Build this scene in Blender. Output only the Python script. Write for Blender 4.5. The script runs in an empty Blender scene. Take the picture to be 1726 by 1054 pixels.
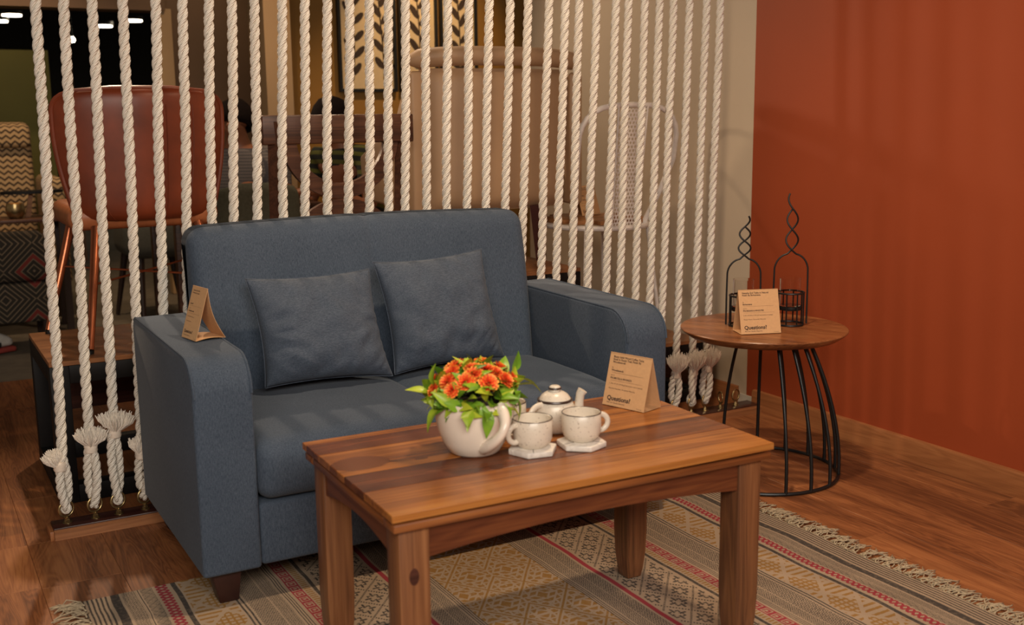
import bpy, bmesh, math, random
from mathutils import Vector, Matrix, noise

random.seed(7)
PI = math.pi
sc = bpy.context.scene
COL = sc.collection

# ------------------------------------------------------------------ camera
CAMZ = 1.15
yaw, pit, rol = math.radians(29.1), math.radians(10.2), math.radians(0.66)
fw = Vector((math.sin(yaw) * math.cos(pit), math.cos(yaw) * math.cos(pit), -math.sin(pit)))
rt = Vector((math.cos(yaw), -math.sin(yaw), 0))
dn = fw.cross(rt)
r2 = rt * math.cos(rol) + dn * math.sin(rol)
d2 = -rt * math.sin(rol) + dn * math.cos(rol)
cd = bpy.data.cameras.new('camera')
cam = bpy.data.objects.new('camera', cd)
COL.objects.link(cam)
m = Matrix((r2, -d2, -fw)).transposed().to_4x4()
m.translation = (0, 0, CAMZ)
cam.matrix_world = m
cd.sensor_width = 36.0
cd.lens = 1861.0 / 1726.0 * 36.0
cd.dof.use_dof = True
cd.dof.focus_distance = 3.25
cd.dof.aperture_fstop = 3.6
cd.clip_start = 0.05
sc.camera = cam

# ------------------------------------------------------------------ world, lights, exposure
w = bpy.data.worlds.new('world')
sc.world = w
w.use_nodes = True
w.node_tree.nodes['Background'].inputs[0].default_value = (1.0, 0.78, 0.58, 1)
w.node_tree.nodes['Background'].inputs[1].default_value = 0.08
sc.view_settings.view_transform = 'Standard'
sc.view_settings.look = 'None'
sc.view_settings.exposure = 1.0
sc.view_settings.gamma = 1.0
sc.view_settings.use_curve_mapping = False

WARM = (1.0, 0.74, 0.50)
NEUT = (1.0, 0.91, 0.80)


def spot(name, loc, target, power, size_deg, blend=0.5, radius=0.04, color=WARM):
    l = bpy.data.lights.new(name, 'SPOT')
    l.energy = power
    l.spot_size = math.radians(size_deg)
    l.spot_blend = blend
    l.shadow_soft_size = radius
    l.color = color
    o = bpy.data.objects.new(name, l)
    COL.objects.link(o)
    o.location = loc
    o.rotation_euler = (Vector(target) - Vector(loc)).to_track_quat('-Z', 'Y').to_euler()
    return o


def area(name, loc, target, power, sx, sy, color=NEUT):
    l = bpy.data.lights.new(name, 'AREA')
    l.shape = 'RECTANGLE'
    l.size, l.size_y = sx, sy
    l.energy = power
    l.color = color
    o = bpy.data.objects.new(name, l)
    COL.objects.link(o)
    o.location = loc
    o.rotation_euler = (Vector(target) - Vector(loc)).to_track_quat('-Z', 'Y').to_euler()
    return o


spot('ceiling_spot_table', (1.60, 2.12, 2.66), (1.65, 2.3, 0.3), 64, 120, 0.9, 0.06, (1.0, 0.75, 0.50))
area('front_fill_light', (-0.25, -1.1, 2.5), (0.8, 3.0, 0.5), 100, 3.0, 1.4, NEUT)  # unseen broad fill behind the camera, added to lift ropes and left floor
spot('ceiling_spot_rear', (0.35, 7.1, 2.45), (2.3, 3.3, 1.0), 60, 50, 0.7, 0.10, WARM)
spot('ceiling_spot_bench', (0.80, 4.75, 2.66), (1.05, 2.9, 0.5), 75, 70, 0.8, 0.025, WARM)
spot('ceiling_spot_chairs', (2.0, 4.9, 2.66), (2.3, 3.9, 0.9), 24, 90, 0.8, 0.06, WARM)
spot('art_spot', (2.95, 5.55, 2.6), (2.95, 6.38, 1.45), 40, 62, 0.9, 0.04, (1.0, 0.66, 0.34))
spot('column_spot', (1.85, 5.5, 2.6), (1.88, 6.1, 1.4), 8, 46, 0.8, 0.04, (1.0, 0.66, 0.34))
spot('rear_lounge_spot', (0.6, 6.2, 2.6), (0.6, 7.3, 0.8), 42, 85, 0.8, 0.05, (1.0, 0.70, 0.42))
spot('olive_wall_fill', (0.55, 7.72, 2.5), (0.55, 8.6, 0.9), 16, 90, 0.9, 0.06, (1.0, 0.70, 0.40))  # added fill past the beam, brightens the olive wall; no visible fixture
spot('brown_wall_fill', (1.75, 6.7, 2.6), (1.9, 7.5, 1.2), 9, 80, 0.9, 0.06, (1.0, 0.70, 0.40))  # added fill so the brown back wall does not go black
spot('rear_table_spot', (1.6, 5.2, 2.6), (1.7, 5.7, 0.8), 26, 85, 0.8, 0.05, WARM)


# ------------------------------------------------------------------ node expression helper
class NX:
    """wraps a socket (or a constant) so that + - * / build Math nodes"""
    def __init__(self, nt, s):
        self.nt, self.s = nt, s

    def _m(self, op, *a):
        n = self.nt.nodes.new('ShaderNodeMath')
        n.operation = op
        for i, v in enumerate(a):
            if isinstance(v, NX):
                self.nt.links.new(v.s, n.inputs[i])
            else:
                n.inputs[i].default_value = v
        return NX(self.nt, n.outputs[0])

    def __add__(s, o): return s._m('ADD', s, o)
    def __radd__(s, o): return s._m('ADD', o, s)
    def __sub__(s, o): return s._m('SUBTRACT', s, o)
    def __rsub__(s, o): return s._m('SUBTRACT', o, s)
    def __mul__(s, o): return s._m('MULTIPLY', s, o)
    def __rmul__(s, o): return s._m('MULTIPLY', o, s)
    def __truediv__(s, o): return s._m('DIVIDE', s, o)
    def lt(s, o): return s._m('LESS_THAN', s, o)
    def gt(s, o): return s._m('GREATER_THAN', s, o)
    def fr(s): return s._m('FRACT', s)
    def ab(s): return s._m('ABSOLUTE', s)
    def mx(s, o): return s._m('MAXIMUM', s, o)
    def mn(s, o): return s._m('MINIMUM', s, o)
    def fl(s): return s._m('FLOOR', s)
    def sin(s): return s._m('SINE', s)
    def tri(s): return (s.fr() * 2.0 - 1.0).ab()          # 1..0..1 triangle of period 1
    def within(s, a, b): return s.gt(a) * s.lt(b)
    def sm(s, a, b):
        n = s.nt.nodes.new('ShaderNodeMapRange')
        n.interpolation_type = 'SMOOTHSTEP'
        s.nt.links.new(s.s, n.inputs[0])
        n.inputs[1].default_value, n.inputs[2].default_value = a, b
        return NX(s.nt, n.outputs[0])


MATS = {}


def new_mat(name):
    mt = bpy.data.materials.new(name)
    mt.use_nodes = True
    nt = mt.node_tree
    b = nt.nodes['Principled BSDF']
    MATS[name] = mt
    return mt, nt, b


def coords(nt, kind='Object', scale=(1, 1, 1), jitter=0.0):
    tc = nt.nodes.new('ShaderNodeTexCoord')
    mp = nt.nodes.new('ShaderNodeMapping')
    mp.inputs['Scale'].default_value = scale
    nt.links.new(tc.outputs[kind], mp.inputs[0])
    if jitter:
        oi = nt.nodes.new('ShaderNodeObjectInfo')
        cm = nt.nodes.new('ShaderNodeCombineXYZ')
        for i, k in enumerate((jitter, jitter * 1.7, jitter * 0.6)):
            mm = nt.nodes.new('ShaderNodeMath')
            mm.operation = 'MULTIPLY'
            mm.inputs[1].default_value = k
            nt.links.new(oi.outputs['Random'], mm.inputs[0])
            nt.links.new(mm.outputs[0], cm.inputs[i])
        nt.links.new(cm.outputs[0], mp.inputs[1])
    return mp.outputs[0]


def noise_tex(nt, vec, scale, detail=3, rough=0.55, dist=0.0):
    n = nt.nodes.new('ShaderNodeTexNoise')
    nt.links.new(vec, n.inputs['Vector'])
    n.inputs['Scale'].default_value = scale
    n.inputs['Detail'].default_value = detail
    n.inputs['Roughness'].default_value = rough
    n.inputs['Distortion'].default_value = dist
    return n.outputs['Fac']


def ramp(nt, fac, stops):
    r = nt.nodes.new('ShaderNodeValToRGB')
    nt.links.new(fac, r.inputs[0])
    el = r.color_ramp.elements
    while len(el) < len(stops):
        el.new(0.5)
    for e, (p, c) in zip(el, stops):
        e.position = p
        e.color = (*c, 1)
    return r.outputs[0]


def mixc(nt, fac, a, b, blend='MIX'):
    n = nt.nodes.new('ShaderNodeMix')
    n.data_type = 'RGBA'
    n.blend_type = blend
    if isinstance(fac, (int, float)):
        n.inputs[0].default_value = fac
    else:
        nt.links.new(fac, n.inputs[0])
    for sck, v in ((6, a), (7, b)):
        if isinstance(v, tuple):
            n.inputs[sck].default_value = (*v, 1)
        else:
            nt.links.new(v, n.inputs[sck])
    return n.outputs[2]


def bump(nt, b, h, strength, dist=0.002):
    n = nt.nodes.new('ShaderNodeBump')
    n.inputs['Strength'].default_value = strength
    n.inputs['Distance'].default_value = dist
    nt.links.new(h, n.inputs['Height'])
    nt.links.new(n.outputs[0], b.inputs['Normal'])


def plain(name, col, rough=0.6, metal=0.0, var=0.12, scale=30, bmp=0.0, spec=0.5, emit=None):
    mt, nt, b = new_mat(name)
    v = coords(nt, jitter=5)
    f = noise_tex(nt, v, scale)
    c = ramp(nt, f, [(0.3, tuple(x * (1 - var) for x in col)), (0.7, tuple(min(1, x * (1 + var)) for x in col))])
    nt.links.new(c, b.inputs['Base Color'])
    b.inputs['Roughness'].default_value = rough
    b.inputs['Metallic'].default_value = metal
    b.inputs['Specular IOR Level'].default_value = spec
    if bmp:
        bump(nt, b, f, bmp)
    if emit:
        b.inputs['Emission Color'].default_value = (*emit[0], 1)
        b.inputs['Emission Strength'].default_value = emit[1]
    return mt


def wood(name, dark, mid, light, axis='X', rough=0.35, fine=55, rings=3.0, jitter=9.0, tint=0.25, stretch=0.06, contrast=1.0, patch=None):
    mt, nt, b = new_mat(name)
    s = [1.0, 1.0, 1.0]
    s['XYZ'.index(axis)] = stretch
    v = coords(nt, scale=tuple(s), jitter=jitter)
    big = noise_tex(nt, v, 9, 3, 0.5, 1.2)
    wv = NX(nt, big) * rings * 4.0
    ringf = wv.fr().tri()
    s2 = [1.0, 1.0, 1.0]
    s2['XYZ'.index(axis)] = stretch * 0.35
    v2 = coords(nt, scale=tuple(s2), jitter=jitter)
    fn = noise_tex(nt, v2, fine * 3, 4, 0.65)
    mixv = (NX(nt, big) - 0.5) * 1.1 * contrast + (NX(nt, fn) - 0.5) * 0.75 + (ringf - 0.5) * 0.22 * contrast + 0.5
    oi = nt.nodes.new('ShaderNodeObjectInfo')
    mixv = mixv + (NX(nt, oi.outputs['Random']) - 0.5) * tint
    if patch:
        pv = coords(nt)
        sp = nt.nodes.new('ShaderNodeSeparateXYZ')
        nt.links.new(pv, sp.inputs[0])
        px_, py_ = NX(nt, sp.outputs[0]), NX(nt, sp.outputs[1])
        for (ax_, ay_, rx_, ry_, am) in patch:
            dx_, dy_ = (px_ - ax_) / rx_, (py_ - ay_) / ry_
            rr_ = dx_ * dx_ + dy_ * dy_ + (NX(nt, big) - 0.5) * 1.2
            mixv = mixv - (1.0 - rr_.sm(0.7, 1.1)) * am
    c = ramp(nt, mixv.s, [(0.18, dark), (0.5, mid), (0.85, light)])
    nt.links.new(c, b.inputs['Base Color'])
    b.inputs['Roughness'].default_value = rough
    bump(nt, b, fn, 0.12, 0.001)
    return mt


def fabric(name, dark, light, weave=1500, rough=0.92, slub=(1, 1, 0.2), sheen=0.06):
    mt, nt, b = new_mat(name)
    v = coords(nt)
    f1 = noise_tex(nt, v, weave * 0.45, 2, 0.7)
    v2 = coords(nt, scale=slub)
    f2 = noise_tex(nt, v2, weave * 0.3, 2, 0.7)
    f3 = noise_tex(nt, v, 6, 3, 0.5)
    fac = NX(nt, f1) * 0.45 + NX(nt, f2) * 0.5 + NX(nt, f3) * 0.12 - 0.035
    c = ramp(nt, fac.s, [(0.34, dark), (0.68, light)])
    nt.links.new(c, b.inputs['Base Color'])
    b.inputs['Roughness'].default_value = rough
    b.inputs['Specular IOR Level'].default_value = 0.2
    b.inputs['Sheen Weight'].default_value = sheen
    b.inputs['Sheen Roughness'].default_value = 0.4
    bump(nt, b, fac.s, 0.25, 0.001)
    return mt


# ---- palette
fabric('sofa_blue', (0.029, 0.043, 0.065), (0.090, 0.114, 0.155))
fabric('pillow_blue', (0.036, 0.049, 0.071), (0.110, 0.132, 0.172), slub=(0.2, 1, 1))
plain('foot_wood', (0.028, 0.008, 0.006), 0.45)
plain('orange_paint', (0.320, 0.053, 0.012), 0.62, var=0.04, scale=3, bmp=0.02)
plain('cream_paint', (0.55, 0.44, 0.32), 0.6, var=0.03, scale=4)
plain('white_paint', (0.62, 0.56, 0.46), 0.6, var=0.04)
plain('ochre_paint', (0.28, 0.135, 0.02), 0.65, var=0.05, scale=3)
plain('olive_paint', (0.090, 0.082, 0.010), 0.7, var=0.05, scale=3)
plain('brown_paint', (0.15, 0.085, 0.045), 0.7, var=0.05, scale=3)
plain('tan_paint', (0.42, 0.27, 0.14), 0.7, var=0.05, scale=3)
plain('black_void', (0.008, 0.007, 0.006), 0.9)
plain('ceiling_dark', (0.05, 0.04, 0.032), 0.9)
plain('carpet_floor', (0.13, 0.105, 0.075), 0.85, var=0.2, scale=12)
plain('black_metal', (0.010, 0.010, 0.010), 0.42, 0.2)
plain('bench_black', (0.006, 0.005, 0.005), 0.55, var=0.3, scale=18, spec=0.25)
plain('brass', (0.42, 0.31, 0.15), 0.32, 0.95, var=0.25, scale=60)
plain('white_metal', (0.80, 0.74, 0.70), 0.4)
plain('copper', (0.42, 0.13, 0.06), 0.3, 0.85)
plain('red_leather', (0.19, 0.036, 0.012), 0.40, var=0.22, scale=9, bmp=0.03)
plain('orange_leather', (0.40, 0.13, 0.05), 0.4, var=0.15)
plain('beige_leather', (0.43, 0.27, 0.155), 0.5, var=0.05, scale=6)
plain('beige_piping', (0.50, 0.33, 0.19), 0.5)
plain('grey_cloth', (0.10, 0.095, 0.075), 0.9, var=0.15, scale=90)
plain('green_cloth', (0.11, 0.11, 0.075), 0.9, var=0.15, scale=90)
plain('maroon_wood', (0.055, 0.010, 0.007), 0.4)
plain('dark_wood_leg', (0.03, 0.014, 0.009), 0.45)
plain('kraft_card', (0.60, 0.345, 0.165), 0.75, var=0.04, scale=120)
plain('print_ink', (0.035, 0.017, 0.014), 0.8)
plain('print_faint', (0.30, 0.17, 0.08), 0.8)
plain('hair_dark', (0.010, 0.006, 0.005), 0.9, spec=0.1, var=0.4, scale=120)
plain('skin', (0.30, 0.115, 0.055), 0.5, var=0.08)
plain('sneaker_white', (0.5, 0.47, 0.43), 0.6)
plain('sneaker_red', (0.28, 0.04, 0.03), 0.6)
plain('sneaker_black', (0.015, 0.014, 0.014), 0.6)
plain('lamp_glow', (1, 1, 1), 0.5, emit=((1.0, 0.86, 0.62), 9.0))
plain('warm_glow', (1, 0.7, 0.4), 0.5, emit=((1.0, 0.5, 0.16), 0.9))
plain('orange_cloth', (0.45, 0.14, 0.03), 0.8)
plain('tuft', (0.80, 0.72, 0.62), 0.8, var=0.15, scale=200)
plain('binding_tape', (0.70, 0.60, 0.50), 0.25, var=0.15, scale=80)
plain('fringe_cotton', (0.40, 0.31, 0.20), 0.9, var=0.25, scale=150)
plain('mat_cream', (0.62, 0.47, 0.28), 0.7, var=0.04)
plain('leaf_print', (0.035, 0.018, 0.010), 0.8)
plain('pot_white', (0.80, 0.69, 0.58), 0.22, var=0.04, scale=10)
plain('soil', (0.02, 0.012, 0.008), 0.9)
plain('brown_rim', (0.045, 0.026, 0.02), 0.3)
plain('stem_green', (0.05, 0.12, 0.015), 0.6)
plain('yellow_centre', (0.55, 0.30, 0.03), 0.6)
wood('table_dark', (0.060, 0.014, 0.006), (0.135, 0.038, 0.013), (0.24, 0.075, 0.022), 'X', 0.27, tint=0.0, rings=2)
wood('table_light', (0.15, 0.045, 0.013), (0.33, 0.115, 0.026), (0.46, 0.185, 0.043), 'X', 0.27, tint=0.0, rings=2,
     patch=[(-0.375, 0.055, 0.055, 0.045, 0.36), (-0.255, 0.022, 0.014, 0.006, 0.6), (0.30, 0.21, 0.09, 0.03, 0.25), (0.12, 0.06, 0.07, 0.03, 0.2)])
wood('table_edge', (0.10, 0.030, 0.010), (0.22, 0.070, 0.020), (0.34, 0.125, 0.035), 'X', 0.33, tint=0.1)
wood('table_edge_y', (0.10, 0.030, 0.010), (0.22, 0.070, 0.020), (0.34, 0.125, 0.035), 'Y', 0.33, tint=0.1)
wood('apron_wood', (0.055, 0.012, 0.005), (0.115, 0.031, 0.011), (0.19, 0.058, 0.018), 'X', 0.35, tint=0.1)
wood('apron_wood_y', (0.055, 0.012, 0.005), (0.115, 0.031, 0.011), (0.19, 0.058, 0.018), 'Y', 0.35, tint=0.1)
wood('leg_wood', (0.095, 0.036, 0.015), (0.20, 0.078, 0.030), (0.30, 0.130, 0.052), 'Z', 0.38, tint=0.15)
wood('stool_wood', (0.085, 0.026, 0.009), (0.235, 0.082, 0.028), (0.36, 0.15, 0.055), 'Y', 0.33, tint=0.0, rings=4, stretch=0.14)
wood('floor_wood', (0.125, 0.040, 0.013), (0.25, 0.087, 0.029), (0.36, 0.140, 0.049), 'Y', 0.5, tint=0.16, rings=5, stretch=0.10, contrast=1.2)
wood('board_wood', (0.19, 0.066, 0.022), (0.28, 0.100, 0.034), (0.37, 0.145, 0.052), 'Y', 0.45, tint=0.1)
wood('board_wood_x', (0.19, 0.070, 0.026), (0.28, 0.110, 0.042), (0.37, 0.16, 0.064), 'X', 0.45, tint=0.1)
wood('plank_dark', (0.018, 0.006, 0.005), (0.045, 0.014, 0.010), (0.09, 0.030, 0.020), 'X', 0.3, tint=0.0)
wood('bench_top', (0.16, 0.062, 0.024), (0.25, 0.100, 0.038), (0.34, 0.150, 0.060), 'X', 0.4, tint=0.1)
wood('walnut', (0.030, 0.012, 0.008), (0.085, 0.032, 0.017), (0.15, 0.062, 0.032), 'X', 0.38, tint=0.1)
wood('slat_wood', (0.18, 0.07, 0.022), (0.32, 0.135, 0.045), (0.42, 0.20, 0.075), 'X', 0.42, tint=0.2)


def rope_material():
    mt, nt, b = new_mat('rope_cotton')
    tc = nt.nodes.new('ShaderNodeTexCoord')
    sp = nt.nodes.new('ShaderNodeSeparateXYZ')
    nt.links.new(tc.outputs['UV'], sp.inputs[0])
    u, v = NX(nt, sp.outputs[0]), NX(nt, sp.outputs[1])
    line = (u * 7.0 - v * 95.0).tri()
    f = noise_tex(nt, coords(nt), 220, 3, 0.7)
    big = noise_tex(nt, coords(nt, jitter=3), 14, 3, 0.6)
    fac = line * 0.16 + NX(nt, f) * 0.5 + NX(nt, big) * 0.34
    c = ramp(nt, fac.s, [(0.25, (0.58, 0.51, 0.42)), (0.6, (0.82, 0.76, 0.67))])
    nt.links.new(c, b.inputs['Base Color'])
    b.inputs['Roughness'].default_value = 0.8
    b.inputs['Specular IOR Level'].default_value = 0.25
    h = line * 0.7 + NX(nt, f) * 0.5
    bump(nt, b, h.s, 0.8, 0.003)


rope_material()


def speckle_material(name, base, spot_c, scale=260, thr=0.68):
    mt, nt, b = new_mat(name)
    v = coords(nt, jitter=4)
    f = NX(nt, noise_tex(nt, v, scale, 2, 0.6)).gt(thr)
    f2 = noise_tex(nt, v, 18, 3)
    c0 = ramp(nt, f2, [(0.3, tuple(x * 0.88 for x in base)), (0.7, base)])
    c = mixc(nt, (f * 0.55).s, c0, spot_c)
    nt.links.new(c, b.inputs['Base Color'])
    b.inputs['Roughness'].default_value = 0.3


speckle_material('stoneware', (0.76, 0.67, 0.55), (0.20, 0.12, 0.08), 210, 0.655)


def marble():
    mt, nt, b = new_mat('marble')
    v = coords(nt, jitter=4)
    f = noise_tex(nt, v, 40, 5, 0.6, 1.5)
    c = ramp(nt, f, [(0.35, (0.60, 0.54, 0.48)), (0.6, (0.80, 0.74, 0.66))])
    nt.links.new(c, b.inputs['Base Color'])
    b.inputs['Roughness'].default_value = 0.3


marble()


def glass_mat():
    mt, nt, b = new_mat('clear_glass')
    b.inputs['Base Color'].default_value = (0.97, 0.96, 0.95, 1)
    b.inputs['Roughness'].default_value = 0.02
    b.inputs['IOR'].default_value = 1.30
    b.inputs['Transmission Weight'].default_value = 1.0


glass_mat()


def leaf_mat():
    mt, nt, b = new_mat('leaf_green')
    oi = nt.nodes.new('ShaderNodeObjectInfo')
    f = noise_tex(nt, coords(nt, jitter=6), 60, 3)
    fac = NX(nt, oi.outputs['Random']) * 0.65 + NX(nt, f) * 0.45
    c = ramp(nt, fac.s, [(0.12, (0.045, 0.165, 0.014)), (0.5, (0.20, 0.36, 0.018)), (0.95, (0.52, 0.54, 0.035))])
    nt.links.new(c, b.inputs['Base Color'])
    b.inputs['Roughness'].default_value = 0.4
    b.inputs['Subsurface Weight'].default_value = 0.0


leaf_mat()


def petal_mat():
    mt, nt, b = new_mat('petal_orange')
    tc = nt.nodes.new('ShaderNodeTexCoord')
    sp = nt.nodes.new('ShaderNodeSeparateXYZ')
    nt.links.new(tc.outputs['UV'], sp.inputs[0])
    v = NX(nt, sp.outputs[1])
    c = ramp(nt, v.s, [(0.0, (0.70, 0.050, 0.014)), (0.74, (0.88, 0.10, 0.022)), (0.97, (0.92, 0.42, 0.05))])
    nt.links.new(c, b.inputs['Base Color'])
    b.inputs['Roughness'].default_value = 0.55


petal_mat()


def chevron_mat():
    mt, nt, b = new_mat('chevron_cloth')
    tc = nt.nodes.new('ShaderNodeTexCoord')
    sp = nt.nodes.new('ShaderNodeSeparateXYZ')
    nt.links.new(tc.outputs['Object'], sp.inputs[0])
    x, z = NX(nt, sp.outputs[0]), NX(nt, sp.outputs[2])
    y = NX(nt, sp.outputs[1])
    f = ((z + y * 0.8) * 29.0 + (x * 21.0).tri() * 0.55).fr().gt(0.6)
    c = mixc(nt, f.s, (0.48, 0.32, 0.16), (0.06, 0.035, 0.02))
    nt.links.new(c, b.inputs['Base Color'])
    b.inputs['Roughness'].default_value = 0.9


chevron_mat()


def tribal_mat():
    mt, nt, b = new_mat('tribal_cloth')
    tc = nt.nodes.new('ShaderNodeTexCoord')
    sp = nt.nodes.new('ShaderNodeSeparateXYZ')
    nt.links.new(tc.outputs['Object'], sp.inputs[0])
    x, z = NX(nt, sp.outputs[0]), NX(nt, sp.outputs[2])
    a = (x * 3.6).tri()
    bb = (z * 3.6).tri()
    dd = a + bb
    ln = (dd * 5.0).fr().lt(0.28)
    red = dd.within(0.45, 0.62)
    c = mixc(nt, ln.s, (0.020, 0.016, 0.011), (0.15, 0.11, 0.07))
    c = mixc(nt, red.s, c, (0.16, 0.02, 0.015))
    nt.links.new(c, b.inputs['Base Color'])
    b.inputs['Roughness'].default_value = 0.9


tribal_mat()


def check_mat():
    mt, nt, b = new_mat('check_shirt')
    tc = nt.nodes.new('ShaderNodeTexCoord')
    sp = nt.nodes.new('ShaderNodeSeparateXYZ')
    nt.links.new(tc.outputs['Object'], sp.inputs[0])
    x, z = NX(nt, sp.outputs[0]), NX(nt, sp.outputs[2])
    f = (x * 60.0).fr().lt(0.3).mx((z * 60.0).fr().lt(0.3))
    c = mixc(nt, f.s, (0.20, 0.17, 0.15), (0.09, 0.08, 0.085))
    nt.links.new(c, b.inputs['Base Color'])
    b.inputs['Roughness'].default_value = 0.9


check_mat()


def stripe_mat():
    mt, nt, b = new_mat('stripe_shirt')
    tc = nt.nodes.new('ShaderNodeTexCoord')
    sp = nt.nodes.new('ShaderNodeSeparateXYZ')
    nt.links.new(tc.outputs['Object'], sp.inputs[0])
    x, z = NX(nt, sp.outputs[0]), NX(nt, sp.outputs[2])
    f = ((z - x * 0.25) * 22.0).fr().lt(0.45)
    c = mixc(nt, f.s, (0.010, 0.012, 0.008), (0.10, 0.10, 0.012))
    nt.links.new(c, b.inputs['Base Color'])
    b.inputs['Roughness'].default_value = 0.9


stripe_mat()

RUG_X0, RUG_X1, RUG_Y0, RUG_Y1 = 0.30, 2.118, 0.75, 2.692


def rug_mat():
    """printed cotton rug: stripes run along y, the print changes across x"""
    mt, nt, b = new_mat('printed_rug')
    tc = nt.nodes.new('ShaderNodeTexCoord')
    sp = nt.nodes.new('ShaderNodeSeparateXYZ')
    nt.links.new(tc.outputs['UV'], sp.inputs[0])
    X, V = NX(nt, sp.outputs[0]), NX(nt, sp.outputs[1])
    wob = NX(nt, noise_tex(nt, tc.outputs['UV'], 5.0, 2)) - 0.5
    fuzz = NX(nt, noise_tex(nt, tc.outputs['UV'], 240.0, 2)) - 0.5
    Xw = X + wob * 0.012 + fuzz * 0.002
    V = V + fuzz * 0.005
    dr = 2.121 - Xw
    d = (Xw - RUG_X0).mn(dr + ((dr - 0.09) * 0.6).mx(0.0).mn(0.033))
    CRM, DRK, RED, OCH = (0.385, 0.285, 0.198), (0.042, 0.038, 0.038), (0.30, 0.022, 0.042), (0.29, 0.145, 0.032)

    def band(a, bb):
        return d.within(a, bb)
    dark = band(0.0, 0.062) * (d / 0.0105).fr().lt(0.44)
    dark = dark.mx(band(0.0655, 0.086))
    # fine herringbone print
    chev = ((d / 0.0065) + (V / 0.018).tri() * 1.6).fr().lt(0.46)
    lines = ((d / 0.0062).fr()).lt(0.4)
    key = (((d / 0.021).tri() - (V / 0.024).tri()).ab() * 3.0).fr().lt(0.42)
    dark = dark.mx(band(0.092, 0.124) * chev)
    dark = dark.mx(band(0.126, 0.134) * lines)
    dark = dark.mx(band(0.136, 0.165) * key)
    # red zigzag diamonds
    p = (d - 0.171) / 0.028
    t = (V / 0.034).tri()
    red = band(0.171, 0.199) * (p - t).ab().lt(0.24).mx((p - 1.0 + t).ab().lt(0.24))
    dark = dark.mx(band(0.209, 0.221))
    # ochre crosshatch patches in diamonds
    qa = (d / 0.095 + V / 0.13).fr()
    qb = (d / 0.095 - V / 0.13).fr()
    cell = ((d / 0.095 + V / 0.13).fl() + (d / 0.095 - V / 0.13).fl()) * 0.5
    hatch = (V / 0.017).fr().lt(0.42).mx((d / 0.014).fr().lt(0.36))
    hatch2 = (V / 0.022).fr().lt(0.42)
    par = cell.fr().gt(0.25)
    fill = par * hatch + (1.0 - par) * hatch2
    edge = qa.lt(0.14).mx(qb.lt(0.14))
    och = band(0.226, 0.322) * fill * (1.0 - edge)
    dark = dark.mx(band(0.327, 0.3315)).mx(band(0.337, 0.3415))
    # dense black print
    fuz2 = ((V / 0.011).tri() + (d / 0.013).tri() * 0.9).fr().lt(0.5)
    dark = dark.mx(band(0.347, 0.395) * fuz2)
    dark = dark.mx(band(0.398, 0.428) * chev)
    dark = dark.mx(band(0.430, 0.452) * lines)
    # red band with squared spirals
    cc = ((V / 0.034).fr() - 0.5) * 2.0
    dd = (d - 0.4715) / 0.0145
    rr = cc.ab().mx(dd.ab())
    key2 = rr.within(0.55, 0.74).mx(rr.lt(0.22)).mx((cc.within(0.1, 0.3)) * dd.within(-0.3, 0.6))
    red = red.mx(band(0.457, 0.486) * (1.0 - key2))
    och = och.mx(band(0.490, 0.506) * (V / 0.0115).fr().lt(0.5))
    dark = dark.mx(band(0.511, 0.5205))
    # diamond lattice
    la = d / 0.082 + V / 0.098
    lb = d / 0.082 - V / 0.098
    fa, fb = la.fr(), lb.fr()
    dots = (la * 9.0).fr().lt(0.6)
    dots2 = (lb * 9.0).fr().lt(0.6)
    lat = (fb.lt(0.085) * dots).mx(fa.lt(0.085) * dots2)
    ga, gb = (fa - 0.54).ab(), (fb - 0.54).ab()
    star = (ga - gb).ab().lt(0.07) * ga.mx(gb).within(0.10, 0.31)
    star = star.mx(((ga + gb) - 0.30).ab().lt(0.05) * (ga - gb).ab().gt(0.10))
    dark = dark.mx(band(0.53, 0.675) * lat.mx(star))
    red = red.mx(band(0.682, 0.695))
    dark = dark.mx(band(0.701, 0.735) * fuz2).mx(band(0.737, 0.77) * chev).mx(band(0.772, 0.79) * lines)
    # centre: ochre ground, cream line motif
    ma = (d / 0.135 + V / 0.18)
    mb = (d / 0.135 - V / 0.18)
    mra = ((ma.fr() - 0.5).ab()).mx((mb.fr() - 0.5).ab())
    mot = mra.within(0.43, 0.475).mx(mra.within(0.27, 0.315)).mx(mra.within(0.11, 0.155))
    hat3 = (V / 0.021).fr().lt(0.28).mx((d / 0.021).fr().lt(0.28)) * mra.within(0.315, 0.43)
    hat3 = hat3.mx(mra.within(0.155, 0.27) * (V / 0.024).fr().lt(0.4))
    och = och.mx(band(0.79, 2.0) * (1.0 - mot.mx(hat3)))
    thin = NX(nt, noise_tex(nt, tc.outputs['UV'], 90.0, 3, 0.7)).sm(0.25, 0.55)   # worn block print
    c = mixc(nt, (och * (thin * 0.35 + 0.6)).s, CRM, OCH)
    c = mixc(nt, (dark * (thin * 0.3 + 0.65)).s, c, DRK)
    c = mixc(nt, (red * 0.94).s, c, RED)
    wv = (X * 620.0).tri() * 0.5 + (V * 620.0).tri() * 0.5
    c = mixc(nt, (wv * 0.22).s, c, (0.12, 0.09, 0.06))
    nt.links.new(c, b.inputs['Base Color'])
    b.inputs['Roughness'].default_value = 0.95
    b.inputs['Specular IOR Level'].default_value = 0.1
    bump(nt, b, wv.s, 0.3, 0.001)


rug_mat()


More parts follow.
